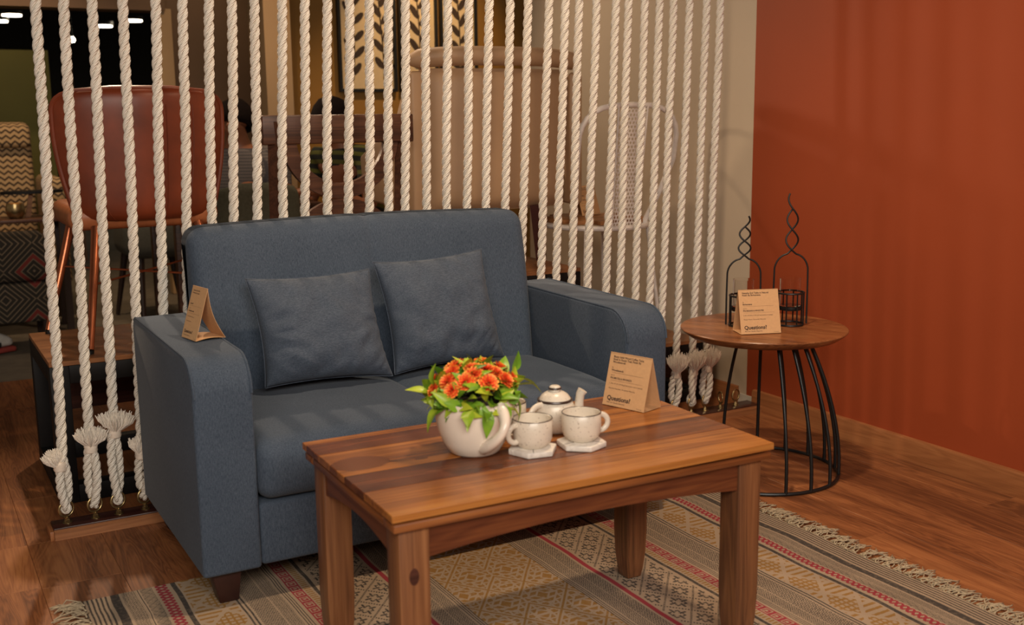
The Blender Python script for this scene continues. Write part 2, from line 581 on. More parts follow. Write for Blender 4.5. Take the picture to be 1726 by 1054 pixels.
# ------------------------------------------------------------------ mesh helpers
class MB:
    def __init__(self):
        self.v, self.f, self.uv = [], [], {}

    def add(self, verts, faces, uvs=None):
        o = len(self.v)
        self.v += [tuple(p) for p in verts]
        for i, f in enumerate(faces):
            if uvs:
                self.uv[len(self.f)] = uvs[i]
            self.f.append(tuple(j + o for j in f))
        return self

    def box(self, lo, hi):
        x0, y0, z0 = lo
        x1, y1, z1 = hi
        return self.add([(x0, y0, z0), (x1, y0, z0), (x1, y1, z0), (x0, y1, z0), (x0, y0, z1), (x1, y0, z1), (x1, y1, z1), (x0, y1, z1)],
                        [(0, 3, 2, 1), (4, 5, 6, 7), (0, 1, 5, 4), (1, 2, 6, 5), (2, 3, 7, 6), (3, 0, 4, 7)])

    def rbox(self, lo, hi, r, n=3, fn=None, mid=1):
        """box with rounded edges; mid = extra cuts between the roundings; fn(x, y, z) moves the points"""
        lo, hi = Vector(lo), Vector(hi)
        axes = []
        for k in range(3):
            rr = min(r, (hi[k] - lo[k]) * 0.499)
            a = [lo[k] + rr * (1 - math.cos(i / n * PI / 2)) for i in range(n)]
            md = mid[k] if isinstance(mid, tuple) else mid
            cm = [lo[k] + rr + (hi[k] - lo[k] - 2 * rr) * i / md for i in range(md + 1)]
            axes.append(a + cm + [hi[k] - (q - lo[k]) for q in reversed(a)])
        pts, idx = [], {}

        def P(i, j, k):
            if (i, j, k) in idx:
                return idx[(i, j, k)]
            p = Vector((axes[0][i], axes[1][j], axes[2][k]))
            q = Vector([min(max(p[t], lo[t] + min(r, (hi[t] - lo[t]) * 0.499)), hi[t] - min(r, (hi[t] - lo[t]) * 0.499)) for t in range(3)])
            dv = p - q
            if dv.length > 1e-9:
                mxc = max(abs(dv[0]), abs(dv[1]), abs(dv[2]))
                p = q + dv.normalized() * r * (mxc / r if mxc < r * 0.999 else 1.0)
            idx[(i, j, k)] = len(pts)
            pts.append(fn(*p) if fn else p)
            return len(pts) - 1
        fs = []
        nx, ny, nz = [len(a) - 1 for a in axes]
        for i in range(nx):
            for j in range(ny):
                fs.append((P(i, j, 0), P(i, j + 1, 0), P(i + 1, j + 1, 0), P(i + 1, j, 0)))
                fs.append((P(i, j, nz), P(i + 1, j, nz), P(i + 1, j + 1, nz), P(i, j + 1, nz)))
            for k in range(nz):
                fs.append((P(i, 0, k), P(i + 1, 0, k), P(i + 1, 0, k + 1), P(i, 0, k + 1)))
                fs.append((P(i, ny, k), P(i, ny, k + 1), P(i + 1, ny, k + 1), P(i + 1, ny, k)))
        for j in range(ny):
            for k in range(nz):
                fs.append((P(0, j, k), P(0, j, k + 1), P(0, j + 1, k + 1), P(0, j + 1, k)))
                fs.append((P(nx, j, k), P(nx, j + 1, k), P(nx, j + 1, k + 1), P(nx, j, k + 1)))
        return self.add(pts, fs)

    def tube(self, path, r, n=8, closed=False, caps=True, uvscale=None, sx=1.0):
        path = [Vector(p) for p in path]
        N = len(path)
        tang = []
        for i in range(N):
            a = path[(i - 1) % N] if (closed or i > 0) else path[i]
            c = path[(i + 1) % N] if (closed or i < N - 1) else path[i]
            t = (c - a)
            tang.append(t.normalized() if t.length > 1e-9 else Vector((0, 0, 1)))
        up = Vector((0, 0, 1)) if abs(tang[0].z) < 0.9 else Vector((0, 1, 0))
        nrm = (up - tang[0] * up.dot(tang[0])).normalized()
        vs, fs, uvs = [], [], []
        s = 0.0
        ss = []
        for i in range(N):
            if i:
                nrm = (nrm - tang[i] * nrm.dot(tang[i]))
                nrm = nrm.normalized() if nrm.length > 1e-6 else tang[i].orthogonal().normalized()
                s += (path[i] - path[i - 1]).length
            ss.append(s)
            bi = tang[i].cross(nrm)
            rr = r[i] if isinstance(r, (list, tuple)) else r
            for k in range(n):
                a = 2 * PI * k / n
                vs.append(path[i] + nrm * math.cos(a) * rr * sx + bi * math.sin(a) * rr)
        for i in range(N if closed else N - 1):
            j = (i + 1) % N
            for k in range(n):
                l = (k + 1) % n
                fs.append((i * n + k, i * n + l, j * n + l, j * n + k))
                if uvscale:
                    u0, u1 = k / n, (k + 1) / n
                    uvs.append([(u0, ss[i] * uvscale), (u1, ss[i] * uvscale), (u1, ss[j] * uvscale), (u0, ss[j] * uvscale)])
        if caps and not closed:
            fs.append(tuple(reversed(range(n))))
            fs.append(tuple((N - 1) * n + k for k in range(n)))
            if uvscale:
                uvs += [[(0, 0)] * n] * 2
        return self.add(vs, fs, uvs if uvscale else None)

    def lathe(self, prof, n=32, c=(0, 0, 0), cap0=True, cap1=True, wob=None):
        vs, fs = [], []
        for i, (r, z) in enumerate(prof):
            for k in range(n):
                a = 2 * PI * k / n
                zz = z + (wob(a, i) if wob else 0)
                vs.append((c[0] + r * math.cos(a), c[1] + r * math.sin(a), c[2] + zz))
        for i in range(len(prof) - 1):
            for k in range(n):
                l = (k + 1) % n
                fs.append((i * n + k, i * n + l, (i + 1) * n + l, (i + 1) * n + k))
        if cap0:
            fs.append(tuple(reversed(range(n))))
        if cap1:
            fs.append(tuple((len(prof) - 1) * n + k for k in range(n)))
        return self.add(vs, fs)

    def prism(self, poly, a, b, axis=0):
        """poly in the two other axes (in order), extruded from a to b along axis"""
        def mk(p, t):
            q = [p[0], p[1]]
            q.insert(axis, t)
            return tuple(q)
        n = len(poly)
        vs = [mk(p, a) for p in poly] + [mk(p, b) for p in poly]
        fs = [tuple(reversed(range(n))), tuple(range(n, 2 * n))]
        fs += [(i, (i + 1) % n, n + (i + 1) % n, n + i) for i in range(n)]
        return self.add(vs, fs)

    def mesh(self, name, bevel=0.0, smooth=True, angle=40, seg=2):
        me = bpy.data.meshes.new(name)
        me.from_pydata(self.v, [], self.f)
        if self.uv:
            ul = me.uv_layers.new(name='UVMap')
            for fi, uvs in self.uv.items():
                for li, q in zip(me.polygons[fi].loop_indices, uvs):
                    ul.data[li].uv = q
        bm = bmesh.new()
        bm.from_mesh(me)
        bmesh.ops.recalc_face_normals(bm, faces=bm.faces)
        if bevel:
            es = [e for e in bm.edges if len(e.link_faces) == 2 and e.calc_face_angle(0) > 0.6]
            bmesh.ops.bevel(bm, geom=es, offset=bevel, segments=seg, affect='EDGES', profile=0.5)
        bm.to_mesh(me)
        bm.free()
        if smooth:
            me.shade_smooth()
            me.set_sharp_from_angle(angle=math.radians(angle))
        return me

    def build(self, name, mat, parent=None, **k):
        return put(name, self.mesh(name, **k), mat, parent)


def put(name, me, mat, parent=None, loc=None, rot=None, scale=None):
    o = bpy.data.objects.new(name, me)
    COL.objects.link(o)
    if not me.materials:
        me.materials.append(MATS[mat])
    o.parent = parent
    if loc is not None:
        o.location = loc
    if rot is not None:
        o.rotation_euler = rot
    if scale is not None:
        o.scale = scale
    return o


def tag(o, label, cat, group=None, kind=None):
    o['label'] = label
    o['category'] = cat
    if group:
        o['group'] = group
    if kind:
        o['kind'] = kind
    return o


def thing(name, label, cat, loc=(0, 0, 0), rz=0.0, group=None):
    o = bpy.data.objects.new(name, None)
    COL.objects.link(o)
    o.location = loc
    o.rotation_euler = (0, 0, rz)
    o.empty_display_size = 0.05
    return tag(o, label, cat, group)


def struct(o):
    o['kind'] = 'structure'
    return o


def arc(cx, cy, r, a0, a1, n):
    return [(cx + r * math.cos(math.radians(a0 + (a1 - a0) * i / n)), cy + r * math.sin(math.radians(a0 + (a1 - a0) * i / n))) for i in range(n + 1)]


ORD = ['first', 'second', 'third', 'fourth', 'fifth', 'sixth', 'seventh', 'eighth', 'ninth', 'tenth', 'eleventh', 'twelfth', 'thirteenth',
       'fourteenth', 'fifteenth', 'sixteenth', 'seventeenth', 'eighteenth', 'nineteenth', 'twentieth', 'twenty-first', 'twenty-second',
       'twenty-third', 'twenty-fourth', 'twenty-fifth', 'twenty-sixth', 'twenty-seventh', 'twenty-eighth', 'twenty-ninth', 'thirtieth',
       'thirty-first', 'thirty-second', 'thirty-third', 'thirty-fourth']

# ================================================================== THE SETTING
WX = 2.868                      # face of the wall on the right
ROPEY = 3.198
# --- floor with laminate planks running away from the viewer
fl = MB().box((-3.0, -2.5, -0.06), (WX + 0.02, 5.29, -0.012)).build('floor', 'floor_wood', smooth=False)
struct(fl)
PW = 0.192
pm = {}


def plank_piece(x0, x1, y0, y1):
    key = (round(x1 - x0, 3), round(y1 - y0, 3))
    g = 0.0003
    if key not in pm:
        me = MB().box((g, g, -0.011), (key[0] - g, key[1] - g, 0.0)).mesh('plank', bevel=0.0006, seg=1, smooth=False)
        pm[key] = me
    o = put('plank', pm[key], 'floor_wood', fl, (x0, y0, 0))
    return o


nx = 0
x = 0.228 - 6 * PW
while x < WX:
    x1 = min(x + PW, WX)
    # in front of the rope screen
    ys = [0.43, 1.63, 2.83, 3.158] if nx % 3 == 0 else ([0.03, 0.83, 2.03, 3.158] if nx % 3 == 1 else [0.43, 1.23, 2.43, 3.158])
    if 0.0 < x < 0.1 or abs(x - (0.228 - PW)) < 1e-3:
        ys = [0.43, 1.63, 2.84, 3.158]
    for a, bb in zip(ys, ys[1:]):
        plank_piece(x, x1, a, bb)
    ys = [3.158, 3.158 + 0.4 * (1 + nx % 3), 4.76, 5.29]
    for a, bb in zip(ys, ys[1:]):
        if bb - a > 0.05:
            plank_piece(x, x1, a, bb)
    x += PW
    nx += 1
struct(MB().box((-3.0, 5.291, -0.06), (6.0, 15.0, -0.004)).build('floor_rear', 'carpet_floor', smooth=False))

# --- right wall: orange in front of the screen, cream behind it
struct(MB().box((WX, -2.5, 0), (WX + 0.12, 3.255, 2.75)).build('wall_right', 'orange_paint', smooth=False))
struct(MB().box((WX + 0.001, 3.2551, 0), (WX + 0.12, 4.95, 2.75)).build('wall_right_rear', 'cream_paint', smooth=False))
bb = MB().prism([(WX - 0.0005, 0), (WX - 0.016, 0), (WX - 0.016, 0.068), (WX - 0.012, 0.077), (WX - 0.0005, 0.079)], -2.5, 3.206, 1)
# prism with axis 1 takes (x, z)
struct(bb.build('baseboard_right', 'board_wood', angle=30))
bb = MB().prism([(WX - 0.0005, 0), (WX - 0.014, 0), (WX - 0.014, 0.064), (WX - 0.010, 0.071), (WX - 0.0005, 0.073)], 3.30, 4.94, 1)
struct(bb.build('baseboard_right_rear', 'board_wood', angle=30))
struct(MB().box((WX - 0.004, 3.207, 0.0), (WX, 3.299, 0.045)).build('trim_1', 'white_paint', smooth=False))
# --- back of the shop
struct(MB().box((2.01, 6.40, 0), (6.0, 6.52, 2.75)).build('wall_back', 'ochre_paint', smooth=False))
struct(MB().box((1.86, 6.10, 0), (2.01, 6.40, 2.75)).build('pillar_back', 'tan_paint', smooth=False))
struct(MB().box((1.62, 7.50, 0), (2.6, 7.62, 2.75)).build('wall_back_brown', 'brown_paint', smooth=False))
struct(MB().box((1.56, 7.42, 0), (1.66, 7.50, 1.835)).build('trim_2', 'tan_paint', smooth=False))
struct(MB().box((-2.5, 7.40, 1.82), (1.62, 7.60, 2.75)).build('beam_back', 'brown_paint', smooth=False))
struct(MB().box((-2.5, 8.60, 0), (1.05, 8.72, 1.63)).build('wall_back_olive', 'olive_paint', smooth=False))
struct(MB().box((-4.0, 14.0, 0), (6.0, 14.1, 3.2)).build('wall_far', 'black_void', smooth=False))
struct(MB().box((-3.0, -2.5, 2.75), (6.0, 7.6, 2.85)).build('ceiling', 'ceiling_dark', smooth=False))
struct(MB().box((-4.0, 7.6, 3.1), (6.0, 14.1, 3.2)).build('ceiling_far', 'black_void', smooth=False))
struct(MB().box((1.31, 9.6, 0), (1.345, 9.635, 2.6)).build('trim_3', 'brown_paint', smooth=False))

# downlights glowing in the dark room at the back
DL = [((1.168, 12.0, 2.14), 0.088, 'long bright ceiling downlight in the dark room, beside the first rope'),
      ((1.040, 12.0, 2.081), 0.088, 'ceiling downlight cut by the photo edge above the olive wall'),
      ((2.005, 12.0, 2.061), 0.088, 'ceiling downlight in the dark room, just right of the third rope'),
      ((2.300, 12.0, 2.122), 0.088, 'ceiling downlight in the dark room, just right of the fourth rope')]
for c, r, lab in DL:
    t = thing('ceiling_downlight', lab, 'lamp', c, group='downlights in the dark back room')
    MB().lathe([(r, 0), (r, 0.012)], 20).build('diffuser', 'lamp_glow', t)
    MB().lathe([(r, 0.012), (r + 0.012, 0.012), (r + 0.012, 0.05), (r, 0.05)], 20, cap0=False).build('housing', 'black_metal', t)
t = thing('pendant_bulb', 'small round glowing bulb in the dark back room, beside the second rope', 'lamp', (1.704, 12.0, 1.90))
MB().lathe([(0.001, 0), (0.02, 0.008), (0.026, 0.026), (0.02, 0.044), (0.010, 0.056)], 12).build('bulb', 'lamp_glow', t)
MB().tube([(0, 0, 0.05), (0, 0, 1.2)], 0.004, 6).build('cord', 'black_metal', t)

# --- framed leaf prints on the ochre wall
FR = [(2.39, 2.764, 1.292, 2.25, 2, 'wide black framed print with two dark leaf stems, above the bent heads'),
      (2.785, 3.043, 1.292, 2.25, 1, 'middle narrow black framed leaf print, beside the armchair top'),
      (3.062, 3.32, 1.292, 2.25, 1, 'black framed leaf print farthest right, above the beige armchair')]
for x0, x1, z0, z1, ns, lab in FR:
    t = thing('framed_print', lab, 'picture', ((x0 + x1) / 2, 6.399, z0), group='leaf prints on the ochre wall')
    W2, H = (x1 - x0) / 2, z1 - z0
    fr = MB()
    e = 0.018
    fr.box((-W2, -0.03, 0), (-W2 + e, 0, H)).box((W2 - e, -0.03, 0), (W2, 0, H)).box((-W2 + e, -0.03, 0), (W2 - e, 0, e)).box((-W2 + e, -0.03, H - e), (W2 - e, 0, H))
    fr.build('frame', 'black_metal', t, smooth=False)
    MB().box((-W2 + e, -0.012, e), (W2 - e, -0.002, H - e)).build('mat_board', 'mat_cream', t, smooth=False)
    sh = MB()
    for s in range(ns):
        cx = 0 if ns == 1 else (-0.5 + s) * W2
        pts = [(cx + 0.012 * math.sin(i * 0.7 + s), -0.0135, 0.07 + i * 0.1) for i in range(9)]
        sh.tube(pts, 0.004, 5)
        for i in range(8):
            for sd in (-1, 1):
                ax = pts[i][0]
                az = pts[i][2] + (0.03 if sd > 0 else 0.07)
                ang = math.radians(52 if sd > 0 else 128) + random.uniform(-0.15, 0.15)
                L, wd = 0.105 * random.uniform(0.8, 1.1), 0.019
                poly = []
                for k in range(10):
                    q = 2 * PI * k / 10
                    lx, lz = L / 2 + L / 2 * math.cos(q), wd * math.sin(q)
                    poly.append((ax + lx * math.cos(ang) - lz * math.sin(ang), az + lx * math.sin(ang) + lz * math.cos(ang)))
                sh.prism(poly, -0.0145, -0.0125, 1)
    sh.build('leaf_print', 'leaf_print', t, smooth=False)

# ================================================================== SOFA
SX0, SX1, SY0, SY1 = 0.545, 1.878, 2.470, 3.150
AW = 0.140
AH = 0.606
sofa = thing('sofa', 'blue fabric two seat sofa with square padded arms in front of the rope screen', 'sofa', ((SX0 + SX1) / 2, (SY0 + SY1) / 2, 0))
ox, oy = sofa.location.x, sofa.location.y


def fab_wobble(amp, sc_):
    def f(x, y, z):
        n = noise.noise_vector(Vector((x, y, z)) * sc_)
        return (x + n.x * amp, y + n.y * amp, z + n.z * amp)
    return f


def sofa_arm(x0, x1):
    R = 0.085
    prof = [(SY0 - oy, 0.088)]
    prof += [(SY0 - oy + R - R * math.cos(a), AH - R + R * math.sin(a)) for a in [i / 9 * PI / 2 for i in range(10)]]
    prof += [(SY1 - oy - 0.03, AH + 0.004), (SY1 - oy - 0.008, AH - 0.006), (SY1 - oy, AH - 0.03), (SY1 - oy, 0.088)]
    o = MB().prism(prof, x0 - ox, x1 - ox, 0).build('armrest', 'sofa_blue', sofa, bevel=0.009, angle=35, seg=3)
    top = prof[1:-1]
    for xx in (x0 - ox + 0.004, x1 - ox - 0.004):
        MB().tube([(xx, p[0] + (-0.0005), p[1] - 0.0012) for p in top[0:12]], 0.0032, 6).build('piping', 'sofa_blue', o)
    return o


sofa_arm(SX0, SX0 + AW)
sofa_arm(SX1 - AW, SX1)
IX0, IX1 = SX0 + AW + 0.001, SX1 - AW - 0.001
MIDX = (IX0 + IX1) / 2
# base rail under the cushions
MB().rbox((IX0 - ox, SY0 + 0.006 - oy, 0.09), (IX1 - ox, SY1 - 0.02 - oy, 0.246), 0.012, 3).build('base', 'sofa_blue', sofa)


def groove(x, w_=0.012):
    return math.exp(-((x + ox - MIDX) / w_) ** 2)


def seatf(x, y, z):
    h_ = (MIDX - IX0)
    u = ((x + ox - IX0) % h_) / h_ * 2 - 1
    v = (y + oy - SY0) / 0.52 * 2 - 1
    if z > 0.33:
        z += 0.020 * max(0, 1 - u * u) ** 0.6 * max(0, 1 - v * v) ** 0.6 - 0.004 * groove(x)
    if y + oy < SY0 + 0.05:
        y -= 0.012 * max(0, 1 - ((z - 0.32) / 0.09) ** 2)
    n = noise.noise(Vector((x * 7, y * 7, z * 7)))
    return (x, y + 0.002 * n, z + 0.003 * n)


def backf(x, y, z):
    k = (z - 0.30) / 0.55
    if y + oy < 3.06:
        y += 0.085 * k
        y -= 0.012 * math.sin(max(0, min(1, k)) * PI)
        y += 0.005 * groove(x)
    n = noise.noise(Vector((x * 5, y * 5, z * 5)))
    z2 = z
    if z > 0.8:
        u = (x + ox - IX0) / (IX1 - IX0)
        z2 += 0.010 * math.sin(u * PI) - 0.003 * groove(x)
    return (x, y + 0.003 * n, z2)


MB().rbox((IX0 - ox, SY0 - 0.006 - oy, 0.249), (IX1 - ox, SY0 + 0.54 - oy, 0.397), 0.04, 5, seatf, mid=(80, 10, 4)).build('seat_cushion', 'sofa_blue', sofa)
MB().rbox((IX0 - ox, 2.945 - oy, 0.27), (IX1 - ox, SY1 - 0.003 - oy, 0.852), 0.048, 5, backf, mid=(80, 4, 12)).build('backrest', 'sofa_blue', sofa)
for x_ in (SX0 + 0.06, SX1 - 0.06):
    for y_ in (SY0 + 0.06, SY1 - 0.06):
        ft = MB()
        a, c = 0.036, 0.023
        dx = 0.006 if x_ < 1 else -0.006
        ft.add([(x_ - ox - a, y_ - oy - a, 0.0895), (x_ - ox + a, y_ - oy - a, 0.0895), (x_ - ox + a, y_ - oy + a, 0.0895), (x_ - ox - a, y_ - oy + a, 0.0895),
                (x_ - ox - c + dx, y_ - oy - c, 0.004), (x_ - ox + c + dx, y_ - oy - c, 0.004), (x_ - ox + c + dx, y_ - oy + c, 0.004), (x_ - ox - c + dx, y_ - oy + c, 0.004)],
               [(0, 1, 2, 3), (7, 6, 5, 4), (0, 4, 5, 1), (1, 5, 6, 2), (2, 6, 7, 3), (3, 7, 4, 0)])
        ft.build('foot', 'foot_wood', sofa, bevel=0.003)


def pillow(label, bl, br, tr, tl, T, seed, back):
    bl, br, tr, tl = map(Vector, (bl, br, tr, tl))
    N = 34
    base = (bl + br) / 2
    nrm = (br - bl).cross(tl - bl).normalized()      # towards the viewer
    if nrm.y > 0:
        nrm = -nrm
    fpts, bpts = [], []
    for j in range(N + 1):
        for i in range(N + 1):
            u, v = i / N * 2 - 1, j / N * 2 - 1
            # denser toward the border
            u, v = math.sin(u * PI / 2) * 0.5 + u * 0.5, math.sin(v * PI / 2) * 0.5 + v * 0.5
            pu = u * (1 - 0.085 * (1 - v * v) * abs(u) ** 2)
            pv = v * (1 - 0.075 * (1 - u * u) * abs(v) ** 2)
            a, c = (pu + 1) / 2, (pv + 1) / 2
            p = bl * (1 - a) * (1 - c) + br * a * (1 - c) + tr * a * c + tl * (1 - a) * c
            h = (max(0, 1 - abs(u) ** 2.4) * max(0, 1 - abs(v) ** 2.4)) ** 0.55
            # wrinkles gathering at corners and sides
            e = max(abs(u), abs(v))
            q = Vector((u * 3 + seed, v * 3, seed * 1.7))
            wr = noise.noise(q * 1.1) * 0.12 + noise.noise(Vector((u * 9 * (0.3 + abs(v)), v * 9 * (0.3 + abs(u)), seed))) * 0.27 * e
            wr += 0.05 * math.sin((u * 13 + v * 7) + seed) * max(0, e - 0.55)
            h2 = h * (1 + wr * 1.3)
            sag = 1 + 0.22 * (-v)                    # stuffing settles to the bottom
            fpts.append(p + nrm * T * h2 * sag - base)
            bpts.append(p - nrm * back * h - base)
    mb = MB()
    fs = []
    M = N + 1
    for j in range(N):
        for i in range(N):
            fs.append((j * M + i, j * M + i + 1, (j + 1) * M + i + 1, (j + 1) * M + i))
    mb.add(fpts, fs)
    mb.add(bpts, [tuple(reversed(f)) for f in fs])
    t = thing('throw_pillow', label, 'pillow', base, group='blue pillows on the sofa')
    me = mb.mesh('cover', angle=180)
    bm = bmesh.new()
    bm.from_mesh(me)
    bmesh.ops.remove_doubles(bm, verts=bm.verts, dist=0.0004)
    bmesh.ops.recalc_face_normals(bm, faces=bm.faces)
    bm.to_mesh(me)
    bm.free()
    me.shade_smooth()
    put('cover', me, 'pillow_blue', t)
    ring = [fpts[i] for i in range(N + 1)] + [fpts[j * M + N] for j in range(1, N + 1)] + [fpts[N * M + i] for i in range(N - 1, -1, -1)] + [fpts[j * M] for j in range(N - 1, 0, -1)]
    MB().tube(ring, 0.0017, 6, closed=True).build('seam', 'pillow_blue', t)


pillow('left blue pillow with a lighter sheen, leaning on the sofa back', (0.822, 2.845, 0.432), (1.19, 2.84, 0.42), (1.160, 2.915, 0.722), (0.802, 2.915, 0.722), 0.078, 1.3, 0.035)
pillow('right blue pillow, darker, near the middle of the sofa', (1.205, 2.86, 0.418), (1.565, 2.86, 0.425), (1.525, 2.925, 0.752), (1.175, 2.925, 0.738), 0.076, 4.1, 0.035)

# ================================================================== ROPE SCREEN
base = thing('rope_base_plank', 'dark stained base plank with light wood edge holding the rope eye bolts', 'plank', (1.575, ROPEY, 0))
L = (2.851 - 0.290) / 2
MB().box((-L + 0.004, -0.037, 0.012), (L, 0.037, 0.031)).build('plank', 'plank_dark', base, bevel=0.002)
MB().prism([(-0.037, 0.0), (-0.049, 0.0), (-0.049, 0.022), (-0.041, 0.0275), (-0.0375, 0.0275)], -L + 0.0042, L, 0).build('edge_strip', 'board_wood_x', base, angle=30)
MB().box((-L - 0.0075, -0.049, 0.0), (-L + 0.0038, 0.035, 0.0275)).build('end_strip', 'board_wood', base, bevel=0.002)
MB().box((-L + 0.004, -0.0368, 0.0), (L, 0.036, 0.0118)).build('under_strip', 'board_wood_x', base, smooth=False)

ROPES = [(0.337, 0.026), (0.413, 0.019), (0.476, 0.025), (0.55, 0.03), (0.619, 0.041), (0.688, 0.045), (0.758, 0.046), (0.825, 0.044), (0.895, 0.042),
         (0.972, 0.043), (1.039, 0.045), (1.108, 0.045), (1.179, 0.043), (1.251, 0.038), (1.32, 0.031), (1.377, 0.031), (1.454, 0.025), (1.522, 0.029),
         (1.593, 0.033), (1.657, 0.038), (1.73, 0.04), (1.797, 0.041), (1.872, 0.042), (1.934, 0.044), (2.0, 0.035), (2.066, 0.036), (2.144, 0.038),
         (2.206, 0.029), (2.275, 0.029), (2.339, 0.029), (2.397, 0.029), (2.467, 0.031), (2.547, 0.027), (2.613, 0.024)]


def twisted_strands(path, rad, pitch, step=0.0042, nseg=9, phase0=0.0):
    """three laid strands along a polyline"""
    path = [Vector(p) for p in path]
    seg = [(path[i + 1] - path[i]).length for i in range(len(path) - 1)]
    tot = sum(seg)
    n = max(4, int(tot / step))
    pts, tans = [], []
    i, acc = 0, 0.0
    for k in range(n + 1):
        s = min(tot * k / n, tot - 1e-6)
        while i < len(seg) - 1 and s > acc + seg[i]:
            acc += seg[i]
            i += 1
        t = (s - acc) / seg[i]
        pts.append(path[i].lerp(path[i + 1], t))
    for k in range(n + 1):
        tans.append((pts[min(n, k + 1)] - pts[max(0, k - 1)]).normalized())
    nr = Vector((0, -1, 0))
    nr = (nr - tans[0] * nr.dot(tans[0])).normalized()
    mb = MB()
    frames = []
    for k in range(n + 1):
        nr = (nr - tans[k] * nr.dot(tans[k])).normalized()
        frames.append((nr.copy(), tans[k].cross(nr)))
    for st in range(3):
        sp = []
        for k in range(n + 1):
            a = phase0 + 2 * PI * st / 3 + 2 * PI * (tot * k / n) / pitch
            sp.append(pts[k] + frames[k][0] * math.cos(a) * rad * 0.52 + frames[k][1] * math.sin(a) * rad * 0.52)
        mb.tube(sp, rad * 0.525, nseg, uvscale=1.0)
    return mb


RR = 0.0142
ROPE_TOP = 2.60
wig = [(0.0015 * math.sin(i * 0.9), 0.0012 * math.sin(i * 0.63 + 1), i * 0.1) for i in range(0, 26)]
cord_mesh = twisted_strands(wig, RR, 0.098).mesh('cord', angle=180)
cord_mesh.materials.append(MATS['rope_cotton'])

LOOPZ = 0.062
tied = {0: (0.222, -0.020), 1: (0.262, 0.0), 2: (0.296, 0.004), 3: (0.222, -0.006), 31: (0.215, 0.0), 32: (0.215, 0.004), 33: (0.22, 0.008)}
loop_meshes = {}


def tuft_mesh(seed, spread, height):
    rnd = random.Random(seed)
    mb = MB()
    for i in range(230):
        a = rnd.uniform(0, 2 * PI)
        k = rnd.random() ** 0.5
        sp = spread * k * rnd.uniform(0.75, 1.1)
        h = height * (1.0 - 0.30 * k) * rnd.uniform(0.72, 1.08)
        b0 = Vector((0.008 * k * math.cos(a), 0.008 * k * math.sin(a), rnd.uniform(-0.008, 0.004)))
        e = Vector((sp * math.cos(a), sp * 0.75 * math.sin(a), h))
        md = b0.lerp(e, 0.5) + Vector((0.25 * sp * math.cos(a), 0.2 * sp * math.sin(a), 0.004))
        mb.tube([b0, md, e], [0.0028, 0.0030, 0.0009], 4, caps=False)
    return mb.mesh('frayed_end', angle=60)


def loop_mesh(z_tie, sgn):
    """rope folded through the eye and laid up against itself"""
    zt = z_tie
    path = []
    for i in range(9):
        t = i / 8
        path.append((0.011 * math.sin(t * 3.1) * sgn, -0.010 + 0.004 * math.cos(t * 5.0), zt - (zt - LOOPZ - 0.018) * t))
    for i in range(1, 9):
        a = PI * i / 8
        path.append((-0.004 * sgn * math.cos(a), -0.009 * math.cos(a), LOOPZ + 0.018 - 0.012 * math.sin(a)))
    for i in range(1, 9):
        t = i / 8
        path.append((-0.011 * math.sin(0.4 + t * 2.7) * sgn, 0.009 * math.cos(t * 2.6), LOOPZ + 0.018 + (zt - LOOPZ - 0.018) * t))
    return twisted_strands(path, 0.0125, 0.07, 0.005, 8).mesh('loop', angle=180)


eye_me = MB()
ringp = [(0.0215 * math.cos(a), 0, 0.0400 + 0.0215 * math.sin(a)) for a in [2 * PI * i / 24 for i in range(24)]]
eye_me.tube(ringp, 0.0034, 8, closed=True)
eye_me.tube([(0, 0, 0.0005), (0, 0, 0.020)], 0.0038, 8)
eye_mesh = eye_me.mesh('ring', angle=50)
nut_mesh = MB().lathe([(0.0085, 0.0), (0.0085, 0.007), (0.006, 0.009), (0.006, 0.014)], 6).mesh('nut', angle=20)
washer_mesh = MB().lathe([(0.013, 0.0), (0.013, 0.0016)], 18).mesh('washer', angle=20)


def eye_bolt(x, label, rz):
    t = thing('eye_bolt', label, 'eye bolt', (x, ROPEY, 0.0312), rz, group='brass eye bolts on the rope base plank')
    put('ring', eye_mesh, 'brass', t)
    put('nut', nut_mesh, 'brass', t, (0, 0, 0.0017))
    put('washer', washer_mesh, 'brass', t, (0, 0, 0))


for i, (x0, k) in enumerate(ROPES):
    tz = tied.get(i, (0.20, 0))[0]
    lab = f'white twisted cotton rope, {ORD[i]} from the left end of the rope screen'
    if i == 0:
        lab = 'leftmost white twisted rope of the screen, its frayed tie near the floor'
    if i == 33:
        lab = 'rightmost white twisted rope of the screen, beside the cream wall'
    t = thing('rope', lab, 'rope', (x0, ROPEY, 0.1), group='white ropes of the hanging screen')
    zb = tz - 0.1
    ang = math.atan(k)
    c = put('cord', cord_mesh, 'rope_cotton', t, (k * zb, 0, zb), (0, ang, random.uniform(0, 6)))
    c.rotation_mode = 'ZYX'
    c.rotation_euler = (0, ang, (i * 2.399) % 6.28)
    if i in tied:
        dx = 0.0
        lm = loop_mesh(tz + 0.004, 1 if i % 2 else -1)
        put('loop', lm, 'rope_cotton', t, (k * zb * 0.5, 0, -0.1))
        hgt, spr = {0: (0.046, 0.030), 1: (0.056, 0.050), 2: (0.060, 0.054), 3: (0.050, 0.034)}.get(i, (0.078, 0.046))
        put('frayed_end', tuft_mesh(i, spr, hgt), 'tuft', t, (k * zb + tied[i][1], -0.012, zb - 0.012), (0.12, (-0.35 if i == 0 else 0.05), 0))
        MB().lathe([(0.0165, 0), (0.0185, 0.006), (0.0175, 0.012), (0.019, 0.018), (0.0165, 0.026)], 14).build('binding', 'binding_tape', t).location = (k * zb + tied[i][1] * 0.4, -0.006, zb - 0.036)
        eye_bolt(x0 + 0.002, f'brass eye bolt under the {ORD[i]} rope from the left', 0.35)
eye_bolt(2.690, 'empty brass eye bolt turned edge-on, beside the last tied rope', 1.25)
